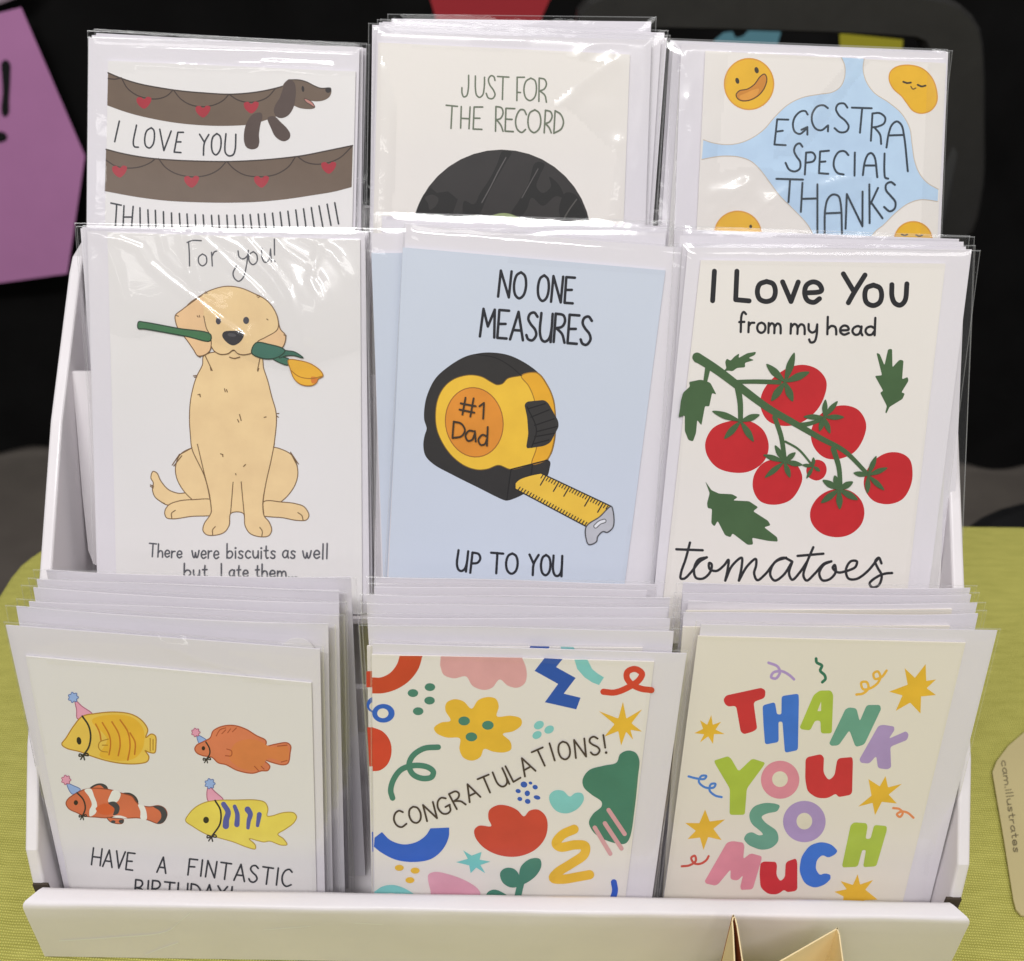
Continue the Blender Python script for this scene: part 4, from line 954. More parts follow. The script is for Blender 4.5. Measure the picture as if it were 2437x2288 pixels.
def mat_tablecloth():
    m, nt, b, out = new_mat('lime_weave')
    tc = node(nt, 'ShaderNodeTexCoord')
    mp = node(nt, 'ShaderNodeMapping')
    mp.inputs['Rotation'].default_value = (0, 0, rad(4))
    nt.links.new(tc.outputs['Object'], mp.inputs['Vector'])
    wob = node(nt, 'ShaderNodeTexNoise'); wob.inputs['Scale'].default_value = 120; wob.inputs['Detail'].default_value = 3
    nt.links.new(tc.outputs['Object'], wob.inputs['Vector'])
    wm = node(nt, 'ShaderNodeVectorMath', operation='SCALE'); wm.inputs['Scale'].default_value = 0.0011
    nt.links.new(wob.outputs['Color'], wm.inputs[0])
    ad = node(nt, 'ShaderNodeVectorMath', operation='ADD')
    nt.links.new(mp.outputs['Vector'], ad.inputs[0]); nt.links.new(wm.outputs[0], ad.inputs[1])
    waves = []
    for axis, s in (('X', 262), ('Y', 236)):
        w = node(nt, 'ShaderNodeTexWave', wave_type='BANDS', bands_direction=axis, wave_profile='SIN')
        w.inputs['Scale'].default_value = s
        w.inputs['Distortion'].default_value = 0.6
        w.inputs['Detail'].default_value = 1
        nt.links.new(ad.outputs[0], w.inputs['Vector'])
        waves.append(w)
    mul = node(nt, 'ShaderNodeMath', operation='MULTIPLY')
    nt.links.new(waves[0].outputs['Fac'], mul.inputs[0]); nt.links.new(waves[1].outputs['Fac'], mul.inputs[1])
    slub = node(nt, 'ShaderNodeTexNoise'); slub.inputs['Scale'].default_value = 1.0; slub.inputs['Detail'].default_value = 4
    ms = node(nt, 'ShaderNodeMapping'); ms.inputs['Scale'].default_value = (60, 260, 30)
    nt.links.new(tc.outputs['Object'], ms.inputs['Vector']); nt.links.new(ms.outputs['Vector'], slub.inputs['Vector'])
    mix = node(nt, 'ShaderNodeMath', operation='MULTIPLY_ADD'); mix.inputs[1].default_value = 0.72
    sl = node(nt, 'ShaderNodeMath', operation='MULTIPLY'); sl.inputs[1].default_value = 0.30
    nt.links.new(slub.outputs['Fac'], sl.inputs[0])
    nt.links.new(mul.outputs[0], mix.inputs[0]); nt.links.new(sl.outputs[0], mix.inputs[2])
    rm = node(nt, 'ShaderNodeValToRGB')
    rm.color_ramp.elements[0].position, rm.color_ramp.elements[1].position = 0.06, 0.52
    rm.color_ramp.elements[0].color = (0.37, 0.352, 0.066, 1)
    rm.color_ramp.elements[1].color = (0.80, 0.755, 0.215, 1)
    nt.links.new(mix.outputs[0], rm.inputs['Fac'])
    big = node(nt, 'ShaderNodeTexNoise'); big.inputs['Scale'].default_value = 9; big.inputs['Detail'].default_value = 6
    nt.links.new(tc.outputs['Object'], big.inputs['Vector'])
    br = node(nt, 'ShaderNodeValToRGB')
    br.color_ramp.elements[0].position, br.color_ramp.elements[1].position = 0.3, 0.7
    br.color_ramp.elements[0].color, br.color_ramp.elements[1].color = (0.86, 0.86, 0.84, 1), (1.0, 1.0, 1.0, 1)
    nt.links.new(big.outputs['Fac'], br.inputs['Fac'])
    mc = node(nt, 'ShaderNodeMix', data_type='RGBA', blend_type='MULTIPLY')
    mc.inputs[0].default_value = 1.0
    nt.links.new(rm.outputs['Color'], mc.inputs[6]); nt.links.new(br.outputs['Color'], mc.inputs[7])
    nt.links.new(mc.outputs[2], b.inputs['Base Color'])
    b.inputs['Roughness'].default_value = 0.9
    b.inputs['Specular IOR Level'].default_value = 0.15
    bp = node(nt, 'ShaderNodeBump'); bp.inputs['Strength'].default_value = 0.9; bp.inputs['Distance'].default_value = 0.0007
    nt.links.new(mix.outputs[0], bp.inputs['Height']); nt.links.new(bp.outputs['Normal'], b.inputs['Normal'])
    return m

def simple(name, color, rough=0.6, spec=0.4, noise_scale=0, vary=0.2, sheen=0.0):
    m, nt, b, out = new_mat(name)
    b.inputs['Roughness'].default_value = rough
    b.inputs['Specular IOR Level'].default_value = spec
    b.inputs['Sheen Weight'].default_value = sheen
    if noise_scale:
        tc = node(nt, 'ShaderNodeTexCoord'); nz = node(nt, 'ShaderNodeTexNoise')
        nz.inputs['Scale'].default_value = noise_scale; nz.inputs['Detail'].default_value = 6
        nt.links.new(tc.outputs['Object'], nz.inputs['Vector'])
        rm = node(nt, 'ShaderNodeValToRGB')
        rm.color_ramp.elements[0].position, rm.color_ramp.elements[1].position = 0.3, 0.7
        rm.color_ramp.elements[0].color = tuple(c * (1 - vary) for c in color) + (1,)
        rm.color_ramp.elements[1].color = tuple(c * (1 + vary) for c in color) + (1,)
        nt.links.new(nz.outputs['Fac'], rm.inputs['Fac']); nt.links.new(rm.outputs['Color'], b.inputs['Base Color'])
    else:
        b.inputs['Base Color'].default_value = tuple(color) + (1,)
    return m

M_CLOTH = mat_tablecloth()
M_FLOOR = simple('taupe_floor', (0.15, 0.13, 0.112), 0.8, 0.3, 6, 0.2)
M_CURTAIN = simple('black_cloth', (0.0085, 0.0082, 0.0082), 0.95, 0.1, 8, 0.3)
M_CHAIR = simple('charcoal_plastic', (0.032, 0.0305, 0.029), 0.5, 0.4, 40, 0.1)
M_BLACKPAD = simple('black_vinyl', (0.010, 0.010, 0.011), 0.6, 0.3, 30, 0.2)
M_STEEL = simple('dark_steel', (0.05, 0.05, 0.05), 0.4, 0.5)

FLOOR_Z = -0.74
mb = MB()
mb.face([(-6, -4, FLOOR_Z), (6, -4, FLOOR_Z), (6, 6, FLOOR_Z), (-6, 6, FLOOR_Z)], M_FLOOR)
tag(mb.build('floor'), kind='structure')

mb = MB()
rows = []
for j in range(25):
    z = FLOOR_Z + 0.012 + (2.2 - 0.012) * j / 24
    rows.append([(x, 1.705 + 0.026 * math.sin(x * 21 + math.sin(x * 5) * 1.7) + 0.02 * math.sin(x * 9 + 1) - 0.012 * (1 - j / 24) * math.sin(x * 33),
                  z + (0.006 * math.sin(x * 17) + 0.006 * math.sin(x * 39) + 0.0 if j == 0 else 0)) for x in [-3 + 6 * i / 300 for i in range(301)]])
mb.grid(rows, M_CURTAIN)
tag(mb.build('curtain', smooth=True), 'black cloth curtain hanging to the floor behind the table', 'curtain')

def ground(px, py, z=0.0):
    return Plane((0, 0, z), (0, 0, 1)).hit(px, py)
# cloth: a table top with a rounded back corner, cloth falling over its edge
edge = [ground(*p) for p in ((0, 1409), (24, 1371), (48, 1342), (72, 1323), (100, 1304))]
yb = ground(2400, 1252).y
e0 = edge[0]
outline = [(e0.x - 0.012, -0.45), (e0.x - 0.010, 0.2), (e0.x - 0.006, 0.40)] + [(p.x, p.y) for p in edge]
lx, ly = outline[-1]
outline += [(lx + 0.018, ly + (yb - ly) * .45), (lx + 0.05, ly + (yb - ly) * .8), (lx + 0.10, yb - .001), (lx + 0.2, yb), (0.4, yb + .001), (0.9, yb), (1.1, yb - 0.01), (1.16, yb - 0.08), (1.17, 0.2), (1.17, -0.45)]
outline = outline[:3] + outline[3:]
mb = MB()
cx, cy = 0.4, 0.1
def ring(scale_out, z):
    pts = []
    for i, (x, y) in enumerate(outline):
        dx, dy = x - cx, y - cy
        d = math.hypot(dx, dy)
        pts.append(Vector((x + dx / d * scale_out, y + dy / d * scale_out, z)))
    return pts
mb.face([p for p in reversed(ring(-0.004, 0.0))], M_CLOTH)
prev = ring(-0.004, 0.0)
for so, z in ((-0.001, -0.0012), (0.0005, -0.004), (0.001, -0.02), (0.004, -0.12), (0.006, -0.26)):
    cur = ring(so, z)
    n = len(cur)
    for i in range(n):
        j = (i + 1) % n
        mb.face([prev[i], prev[j], cur[j], cur[i]], M_CLOTH)
    prev = cur
tag(mb.build('tablecloth'), 'lime green woven tablecloth under the white card display', 'tablecloth')
# table under the cloth
M_WOOD = simple('table_board', (0.35, 0.25, 0.16), 0.6, 0.4, 20, 0.2)
tb = empty('table', (0.42, 0.05, FLOOR_Z), 'folding table standing beneath the lime green cloth', 'table')
mb = MB()
a = [p + Vector((0, 0, 0)) for p in ring(-0.012, -0.006)]; b_ = ring(-0.012, -0.03)
mb.prism(list(reversed(a)), list(reversed(b_)), M_WOOD)
mb.build('tabletop', tb)
for lx_, ly_ in ((-0.2, -0.35), (1.05, -0.35), (-0.2, 0.42), (1.05, 0.42)):
    mb = MB(); mb.tube([(lx_, ly_, FLOOR_Z), (lx_, ly_, -0.031)], 0.014, M_STEEL); mb.build('leg', tb)

def vertical(y):
    return Plane((0, y, 0), (0, -1, 0))
def sheet(name, y, px, mat, label, cat, group=None, marks=None, thick=0.0008, markmat=None):
    pl = vertical(y)
    f = [pl.hit(*p) for p in px]
    mb = MB(); mb.prism(f, [p + Vector((0, thick, 0)) for p in f], mat)
    o = mb.build(name, origin=sum(f, Vector()) / len(f))
    tag(o, label, cat, group)
    return o, pl
purple, ppl = sheet('poster', 1.64, [(50, 18), (202, 372), (160, 652), (-190, 700), (-230, 90)], paper('purple_paper', (192, 130, 180), 0.7), 'purple paper poster with a black exclamation mark hung behind the display', 'poster')
mk = MB()
blk = simple('poster_ink', (0.008, 0.008, 0.009), 0.6)
for pts in ([(4, 150), (14, 142), (24, 150), (25, 180), (22, 240), (21, 270), (12, 278), (4, 268), (7, 220), (5, 180)], [(-20, 322), (-8, 314), (8, 314), (17, 322), (16, 332), (4, 338), (-12, 338)]):
    f = [ppl.hit(*p, z=0.0012) for p in catmull(pts, True, 4)]
    mk.face(list(reversed(f)), blk)
k = MB(); k.v, k.f, k.m, k.mats = mk.v, mk.f, mk.m, mk.mats
k.build('exclamation_mark', purple)
sheet('poster', 1.64, [(-160, -70), (100, -60), (48, -8), (0, 10), (-160, 50)], paper('mauve_paper', (146, 128, 140), 0.7), 'pale mauve sheet just above the purple poster', 'poster')
sheet('poster', 1.63, [(1008, -60), (1330, -60), (1308, 0), (1290, 40), (1278, 110), (1052, 110), (1036, 40), (1024, 0)], paper('red_paper', (166, 44, 52), 0.7), 'plain red sheet on the black curtain behind the record card', 'poster')
S5 = View(1600, 0, 2437, 1988)
sheet('paper_scrap', 1.62, [S5(*p) for p in ((235, 232), (290, 186), (340, 180), (358, 216), (398, 208), (432, 174), (614, 181), (598, 240), (590, 420), (240, 420))], paper('teal_paper', (92, 140, 154), 0.7), 'teal paper with a notched top edge behind the egg card', 'paper')
sheet('paper_scrap', 1.62, [S5(*p) for p in ((946, 190), (1304, 226), (1290, 420), (950, 420))], paper('yellow_paper', (166, 158, 42), 0.7), 'yellow paper peeping over the egg card', 'paper')

# chair behind the table: a broad plastic back with an opening
def resample(pts, n):
    pts = catmull(pts, True, 6)
    seg = [math.dist(pts[i], pts[(i + 1) % len(pts)]) for i in range(len(pts))]
    L, out, acc, i = sum(seg), [], 0.0, 0
    for k in range(n):
        s = L * k / n
        while acc + seg[i] < s: acc += seg[i]; i += 1
        t = (s - acc) / seg[i]
        a, b = pts[i], pts[(i + 1) % len(pts)]
        out.append((a[0] + (b[0] - a[0]) * t, a[1] + (b[1] - a[1]) * t))
    return out
CH_Y = 1.13
cpl = vertical(CH_Y)
outer = resample([(1374, 560), (1370, 300), (1368, 110), (1380, 25), (1430, -10), (1520, -22), (1860, -22), (2180, -12), (2290, 14), (2336, 66), (2348, 140), (2350, 300), (2344, 470), (2300, 585), (1860, 610), (1440, 600)], 80)
inner = resample([(1462, 440), (1460, 300), (1462, 120), (1468, 84), (1500, 72), (1560, 72), (1860, 80), (2140, 92), (2190, 98), (2205, 120), (2208, 200), (2206, 300), (2204, 420), (2170, 460), (1860, 470), (1500, 465)], 80)
c0 = cpl.hit(1860, 300)
chair = empty('chair', (c0.x, CH_Y - 0.2, FLOOR_Z), 'dark grey plastic chair with rounded open back behind the display', 'chair')
mb = MB()
A = [cpl.hit(*p) for p in outer]; B = [cpl.hit(*p) for p in inner]
D = Vector((0, 0.03, 0))
for i in range(80):
    j = (i + 1) % 80
    cA = [A[i], A[j]]; 
    rnd = Vector((0, 0.008, 0))
    def ins(p, q, t=0.08): return p + (q - p) * t
    a0, a1, b0, b1 = A[i], A[j], B[i], B[j]
    fa0, fa1, fb0, fb1 = ins(a0, b0), ins(a1, b1), ins(b0, a0), ins(b1, a1)
    mb.face([fa0, fb0, fb1, fa1], M_CHAIR)
    mb.face([a0 + rnd, fa0, fa1, a1 + rnd], M_CHAIR); mb.face([fb0, b0 + rnd, b1 + rnd, fb1], M_CHAIR)
    mb.face([a0 + D, a0 + rnd, a1 + rnd, a1 + D], M_CHAIR); mb.face([b0 + rnd, b0 + D, b1 + D, b1 + rnd], M_CHAIR)
    mb.face([a1 + D, b1 + D, b0 + D, a0 + D], M_CHAIR)
mb.build('backrest', chair)
mb = MB(); mb.box((c0.x, CH_Y - 0.27, -0.29), (0.42, 0.40, 0.03), M_CHAIR); mb.build('seat', chair, bevel=0.012)
for sx in (-1, 1):
    mb = MB(); mb.tube([(c0.x + sx * 0.19, CH_Y + 0.05, FLOOR_Z), (c0.x + sx * 0.19, CH_Y - 0.02, -0.28), (c0.x + sx * 0.19, CH_Y + 0.016, 0.14)], 0.011, M_STEEL); mb.build('leg', chair)
    mb = MB(); mb.tube([(c0.x + sx * 0.18, CH_Y - 0.46, FLOOR_Z), (c0.x + sx * 0.17, CH_Y - 0.42, -0.30)], 0.011, M_STEEL); mb.build('leg', chair)
st = empty('stool', (0.635, 0.765, FLOOR_Z), 'black padded stool beside the table, only its rim showing', 'stool')
mb = MB(); mb.tube([(0.635, 0.765, -0.32), (0.635, 0.765, -0.315), (0.635, 0.765, -0.28), (0.635, 0.765, -0.265), (0.635, 0.765, -0.26)], [0.19, 0.2, 0.2, 0.195, 0.18], M_BLACKPAD, 40); mb.build('seat', st)
for k in range(4):
    t = math.pi / 4 + k * math.pi / 2
    mb = MB(); mb.tube([(0.635 + .17 * math.cos(t), 0.765 + .17 * math.sin(t), FLOOR_Z), (0.635 + .13 * math.cos(t), 0.765 + .13 * math.sin(t), -0.318)], 0.012, M_STEEL); mb.build('leg', st)

# ------------------------------------------------------------------ the white cardboard display
M_BOARD = paper('white_board', (208, 203, 206), 0.45, 0.12, 0.22, 160, 0.045)
M_FLUTE = paper('flute_brown', (72, 62, 52), 0.9, 0, 0.3, 600, 0.1, 0.9)
XL, XR = -0.1970, 0.1900
T = EYE_H
disp = empty('card_display', ((XL + XR) / 2, 0.245, 0.002), 'white cardboard counter display with three tiers of greeting cards', 'card display')
# front panel: doubled board with a soft, slightly wavy folded lip, mitred ends and a few creases
M_CREASE = paper('crease_white', (222, 219, 216), 0.4, 0.12, 0.1, 400, 0.02)
sec = [(XL - .0064, XR + .0058, .2503, .001), (XL - .0040, XR + .0036, .2474, .020), (XL - .0012, XR + .0008, .2440, .040), (XL + .0002, XR - .0004, .2425, .0505), (XL + .0005, XR - .0008, .2425, .0528), (XL + .0008, XR - .0012, .2428, .0537),
       (XL + .0014, XR - .0020, .2437, .0543), (XL + .0050, XR - .0056, .2486, .0543), (XL + .0060, XR - .0066, .2502, .0536), (XL + .0062, XR - .0068, .2508, .0518), (XL + .0030, XR - .003, .2560, .030), (XL - .0020, XR + .002, .2590, .001)]
mb = MB()
rows = []
for q, (x0, x1, y, z) in enumerate(sec):
    row = []
    for i in range(97):
        x = x0 + (x1 - x0) * i / 96
        w = noise.noise(Vector((x * 28, q * .35, 2.2))) * .00035 + noise.noise(Vector((x * 90, q * .8, 5.2))) * .00012
        k = 1 if 2 < q < 9 else .8 if 0 < q < 11 else 0
        row.append((x, y + w * k, z + (noise.noise(Vector((x * 22, 7.7, q * .2))) * .0005 if 2 < q < 10 else 0)))
    rows.append(row)
mb.grid(rows[::-1], M_BOARD)
mb.face([r_[0] for r_ in rows], M_BOARD); mb.face([r_[-1] for r_ in reversed(rows)], M_BOARD)
fpl = Plane((0, .2427, .0495), (0, -1, -.157))
crv = View(0, 2000, 1300, 1988)
for path, wd in (([(215, 365), (420, 352), (610, 330), (655, 294), (692, 264)], 2.2), ([(528, 416), (590, 392), (650, 372)], 2.0), ([(1846, 256), (1850, 340)], 1.6), ([(960, 325), (1130, 312)], 1.4), ([(1290, 300), (1400, 306)], 1.3)):
    pts = catmull([crv(*p) for p in path], False, 5)
    for p0, p1 in zip(pts[:-1], pts[1:]):
        mb.face([fpl.hit(p0[0], p0[1] - wd / 2, .0002), fpl.hit(p0[0], p0[1] + wd / 2, .0002), fpl.hit(p1[0] + .3, p1[1] + wd / 2, .0002), fpl.hit(p1[0] + .3, p1[1] - wd / 2, .0002)], M_CREASE)
mb.build('front_panel', disp, smooth=True)
prof = [(.2595, -.4455), (.2530, -.408), (.2522, -.3990), (.2570, -.3775), (.282, -.343), (.333, -.289), (.3748, -.2446), (.427, -.2005), (.434, -.1960), (.446, -.1945), (.505, -.1945), (.505, -.4455)]
for x0, x1 in ((XL, XL + .0052), (XR - .0052, XR)):
    mb = MB()
    mb.prism([(x0, h, T + v) for h, v in reversed(prof)], [(x1, h, T + v) for h, v in reversed(prof)], M_BOARD)
    mb.build('side_panel', disp, bevel=0.0012)
for x0, x1, xi in ((XL + .0006, XL + .0068, XL + .0032), (XR - .0068, XR - .0006, XR - .0032)):
    mb = MB()
    mb.box(((x0 + x1) / 2, .2528, .0365), (x1 - x0, .0012, .032), M_FLUTE)
    for q in range(5):
        mb.box((xi, .2508 - .0006 * (q % 2), .027 + q * .0052), (x1 - x0 - .0008 * q, .0011, .0022), M_FLUTE)
    mb.build('corner_fold', disp)
mb = MB(); mb.box(((XL + XR) / 2, .3785, .002), (XR - XL - .012, .25, .002), M_BOARD); mb.build('base_board', disp)
mb = MB(); mb.box(((XL + XR) / 2, .5025, .126), (XR - XL - .012, .004, .246), M_BOARD); mb.build('back_panel', disp)
# ------------------------------------------------------------------ card packets
M_CARD = paper('card_stock', (208, 205, 205), 0.5, 0.22, 0.05, 800, 0.015)
M_CREAM = paper('cream_stock', (210, 205, 201), 0.5, 0.22, 0.05, 800, 0.015)
M_WARM = paper('warm_stock', (209, 203, 193), 0.5, 0.22, 0.05, 800, 0.015)
M_BLUE = paper('blue_stock', (184, 191, 205), 0.5, 0.25, 0.05, 800, 0.015)
M_ENV = paper('envelope_paper', (205, 201, 207), 0.7, 0.15, 0.10, 700, 0.015)
FILM = film('clear_film', 0.028, 0.07, 0.0, 0.08, 40)
FILM_W = film('wrinkled_film', 0.058, 0.085, 0.0, 0.10, 45, 0.5)
FILM_D = film('crinkled_film', 0.038, 0.085, 0.0, 0.08, 50, 0.4)
SEAM = film('film_seam', 0.10, 0.12, 0.13, 0.0)

def drop(tl, bl, zf):
    """The point under tl on the line tl-bl where the sheet meets height zf."""
    d = bl - tl
    k = (zf - tl.z) / d.z
    return tl + d * k

def inside(poly, x, y):
    r = np.zeros(x.shape, bool)
    n = len(poly)
    for i in range(n):
        (x0, y0), (x1, y1) = poly[i], poly[(i + 1) % n]
        c = ((y0 > y) != (y1 > y)) & (x < (x1 - x0) * (y - y0) / ((y1 - y0) if y1 != y0 else 1e-9) + x0)
        r ^= c
    return r

def segdist(x, y, path):
    best = np.full(x.shape, 1e9)
    for (x0, y0), (x1, y1) in zip(path[:-1], path[1:]):
        dx, dy = x1 - x0, y1 - y0
        t = np.clip(((x - x0) * dx + (y - y0) * dy) / (dx * dx + dy * dy), 0, 1)
        best = np.minimum(best, np.hypot(x - x0 - t * dx, y - y0 - t * dy))
    return best

def project_view(p, view):
    d = p - EYE
    t = d.dot(FWD)
    px, py = CX + F_PX * d.dot(RIGHT) / t, CY - F_PX * d.dot(UP) / t
    return ((px - view.x0) / view.s, (py - view.y0) / view.s)

def sleeve(parent, plane, bag, nu, nv, mat, front=0.0006, back=-0.0017, wave=0.0004, lift=None, card=None, view=None, ridges=(), bulge=(), seed=0, seam=0.00045):
    """Cellophane bag: BAG = its four corners TL, TR, BR, BL in space.  Where the film clings to the card (inside CARD, outside LIFT) it is part of
    the card's gloss; everywhere else it is a sheet of its own, with wrinkles."""
    n = plane.n
    TL, TR, BR, BL = bag
    us, vs = np.linspace(0, 1, nu), np.linspace(0, 1, nv)
    U, V = np.meshgrid(us, vs)
    P = [np.zeros(U.shape) for _ in range(3)]
    for q in range(3):
        P[q] = (TL[q] * (1 - U) + TR[q] * U) * (1 - V) + (BL[q] * (1 - U) + BR[q] * U) * V
    w, hgt = (TR - TL).length, (BL - TL).length
    du = np.minimum(U, 1 - U) * w
    dv = V * hgt
    edge = np.clip(np.minimum(du, dv) / 0.0035, 0, 1)
    edge = edge * edge * (3 - 2 * edge)
    h = np.zeros(U.shape)
    rs = np.random.RandomState(seed + 11)
    for q in range(5):
        a, f = rs.uniform(0, 6.28), rs.uniform(2, 9)
        h += np.sin((U * math.cos(a) * w + V * math.sin(a) * hgt) / w * f * 3 + rs.uniform(0, 6)) / 5
    h = np.abs(h) * wave
    vx = vy = None
    if view is not None:
        p = np.stack(P, -1) - np.array(EYE)
        t = p @ np.array(FWD)
        vx = (CX + F_PX * (p @ np.array(RIGHT)) / t - view.x0) / view.s
        vy = (CY - F_PX * (p @ np.array(UP)) / t - view.y0) / view.s
        for path, amp, sig in ridges:
            d = segdist(vx, vy, path)
            h += amp * (sig * view.s * 0.43 / F_PX / 0.86) * np.exp(-(d / sig) ** 2)      # amp = the steepest slope of the wrinkle
        for bx, by, rx, ry, amp in bulge:
            h += amp * np.exp(-((vx - bx) / rx) ** 2 - ((vy - by) / ry) ** 2)
    z = (back / 2) * (1 - edge) + (front + h) * edge
    rows = [[(P[0][r, c] + n.x * z[r, c], P[1][r, c] + n.y * z[r, c], P[2][r, c] + n.z * z[r, c]) for c in range(nu)] for r in range(nv)]
    keep = None
    if card is not None and view is not None:
        hide = inside(card, vx, vy)
        for lp in (lift or ()):
            hide &= ~inside(lp, vx, vy)
        keep = lambda r, c: not (hide[r, c] and hide[r + 1, c] and hide[r, c + 1] and hide[r + 1, c + 1])
    mb = MB()
    mb.grid(rows, mat, keep)
    m0 = n * (back / 2)
    e1, e2 = (TR - TL).normalized(), (BL - TL).normalized()
    mb.face([TL + n * back, TR + n * back, BR + n * back, BL + n * back], mat)
    for a, b, s in ((TL, BL, e1), (TR, BR, -e1), (TL, TR, e2)):
        mb.face([a + m0 + n * .0001, b + m0 + n * .0001, b + m0 + s * seam + n * .0003, a + m0 + s * seam + n * .0003], SEAM)
    o = mb.build('cellophane_sleeve', parent, smooth=True)
    return o

def slab(name, parent, ring, n, z, thick, mat):
    mb = MB()
    f = [p + n * z for p in ring]
    f = f[::-1]
    mb.prism(f, [p - n * thick for p in f], mat)
    return mb.build(name, parent)

def bowed(parent, q, n, z, r):
    """An envelope whose free top corners curl a little and whose top edge is not ruler straight."""
    TL, TR, BR, BL = q
    cl, cr, k, ph = r.uniform(.0, .0016), r.uniform(.0, .0016), r.uniform(.0002, .0005), r.uniform(0, 6)
    down = (BL - TL).normalized()
    rows = []
    for th in (0, -.0004):
        for j in range(9):
            v = (j / 8) ** 1.5
            row = []
            for i in range(21):
                u = i / 20
                p = (TL * (1 - u) + TR * u) * (1 - v) + (BL * (1 - u) + BR * u) * v
                back = (cl * max(0, 1 - u * 4) ** 2 + cr * max(0, 1 - (1 - u) * 4) ** 2) * max(0, 1 - v * 3)
                row.append(p + n * (z + th - back + .0006 * math.sin(u * 3.1 + ph) * (1 - v)) + down * (k * math.sin(u * 5 + ph) * (1 - v)))
            rows.append(row)
    mb = MB()
    f, b = rows[:9], rows[9:]
    mb.grid(f, M_ENV)
    mb.grid([x[::-1] for x in b], M_ENV)
    mb.grid([b[0], f[0]], M_ENV)
    mb.grid([[x[0] for x in f], [x[0] for x in b]], M_ENV)
    mb.grid([[x[-1] for x in b], [x[-1] for x in f]], M_ENV)
    return mb.build('envelope', parent)

def quad(plane, view, pts, zf):
    q = [plane.hit(*view(*p)) for p in pts]
    tl, tr, br, bl = q
    return [tl, tr, drop(tr, br, zf), drop(tl, bl, zf)]

def front_packet(label, group, plane, view, card, env, bag, zf, art, stock, res=(60, 70), **kw):
    cq, eq = quad(plane, view, card, zf + .001), quad(plane.offset(-.0009), view, env, zf + .001)
    bq = quad(plane, view, bag, zf)
    base = (cq[2] + cq[3]) / 2
    root = empty('greeting_card', base, label, 'greeting card', group)
    co = slab('card', root, cq, plane.n, 0, .0006, stock)
    slab('envelope', root, eq, plane.n, 0, .0004, M_ENV)
    art(co, plane)
    cardview = [project_view(p, view) for p in cq]
    sleeve(root, plane, bq, res[0], res[1], kw.pop('film', FILM), card=cardview, view=view, **kw)
    return root

def back_packet(label, group, plane, tl, tr, zf, length, seed, card=None, stock=None, art=None, view=V1, margin=(.0035, .0035), sticker=None, sides=None, bow=False):
    r = random.Random(seed)
    L, R_ = plane.hit(*tl), plane.hit(*tr)
    e1 = (R_ - L).normalized()
    e2 = plane.n.cross(e1).normalized()
    if e2.z > 0: e2 = -e2
    if sides:
        eq = [L, R_, drop(R_, plane.hit(*sides[1]), zf), drop(L, plane.hit(*sides[0]), zf)]
    else:
        k = min(length, (zf - L.z) / e2.z); k2 = min(length, (zf - R_.z) / e2.z)
        eq = [L, R_, R_ + e2 * k2, L + e2 * k]
    root = empty('greeting_card', (eq[2] + eq[3]) / 2, label, 'greeting card', group)
    if bow: bowed(root, eq, plane.n, -.0009, r)
    else: slab('envelope', root, [p - plane.n * .0009 for p in eq], plane.n, 0, .0004, M_ENV)
    d1, d2 = (eq[1] - eq[0]).normalized(), (eq[3] - eq[0]).normalized()
    if card:
        c0, c1 = view(*card[0]), view(*card[1])
        a, b = plane.hit(*c0), plane.hit(*c1)
        zz = zf + .002
        if len(card) > 2: cq = [a, b, drop(b, plane.hit(*view(*card[2])), zz), drop(a, plane.hit(*view(*card[3])), zz)]
        else: cq = [a, b, drop(b, b + e2, zz), drop(a, a + e2, zz)]
    else:
        w = (eq[1] - eq[0]).length
        cq = [eq[0] + d1 * .0035 + d2 * .012, eq[1] - d1 * .005 + d2 * .012, eq[2] - d1 * .005, eq[3] + d1 * .0035]
    co = slab('card', root, cq, plane.n, 0, .0006, stock or M_CARD)
    if art: art(co, plane)
    ml, mr = margin[0] + r.uniform(-.0008, .0008), margin[1] + r.uniform(-.0008, .0008)
    up = r.uniform(.0006, .0022)
    bq = [eq[0] - d1 * ml - d2 * up, eq[1] + d1 * mr - d2 * up, eq[2] + d1 * mr, eq[3] - d1 * ml]
    sleeve(root, plane, bq, 26, 30, FILM, seed=seed, wave=.0005)
    if sticker:
        c = plane.hit(*sticker, z=.0013)
        mb = MB()
        f = [c + e1 * .0062 * math.cos(t) - e2 * .0062 * math.sin(t) for t in [2 * math.pi * i / 40 for i in range(40)]]
        mb.prism(f, [p - plane.n * .0002 for p in f], paper('sticker_paper', (206, 203, 203), 0.35, 0.4))
        so = mb.build('price_sticker', root)
        t = Art(plane, V1, .00145)
        x, y = sticker
        t.lines([[(x - 22, y + 6), (x - 16, y - 7), (x - 10, y - 6)], [(x - 4, y - 4), (x + 2, y + 6)], [(x + 6, y + 6), (x + 12, y - 5)], [(x - 20, y + 14), (x + 10, y + 17)]], 2.4, (70, 70, 74))
        t.build('lettering', so)
    return root

# planes of the three tiers (front card of each stack)
P_DACHS, P_REC, P_EGG = lean_plane(542, 118, .445, 24), lean_plane(1198, 105, .440, 24), lean_plane(1960, 130, .448, 24)
P_DOG, P_TAPE, P_TOM = lean_plane(557, 562, .431, 23), lean_plane(1271, 615, .424, 23), lean_plane(1958, 625, .419, 23)
P_FISH, P_CON, P_THX = lean_plane(401, 1594, .398, 9), lean_plane(1220, 1566, .393, 10), lean_plane(1980, 1523, .396, 10)
ZF_F, ZF_M, ZF_T = .006, .122, .195

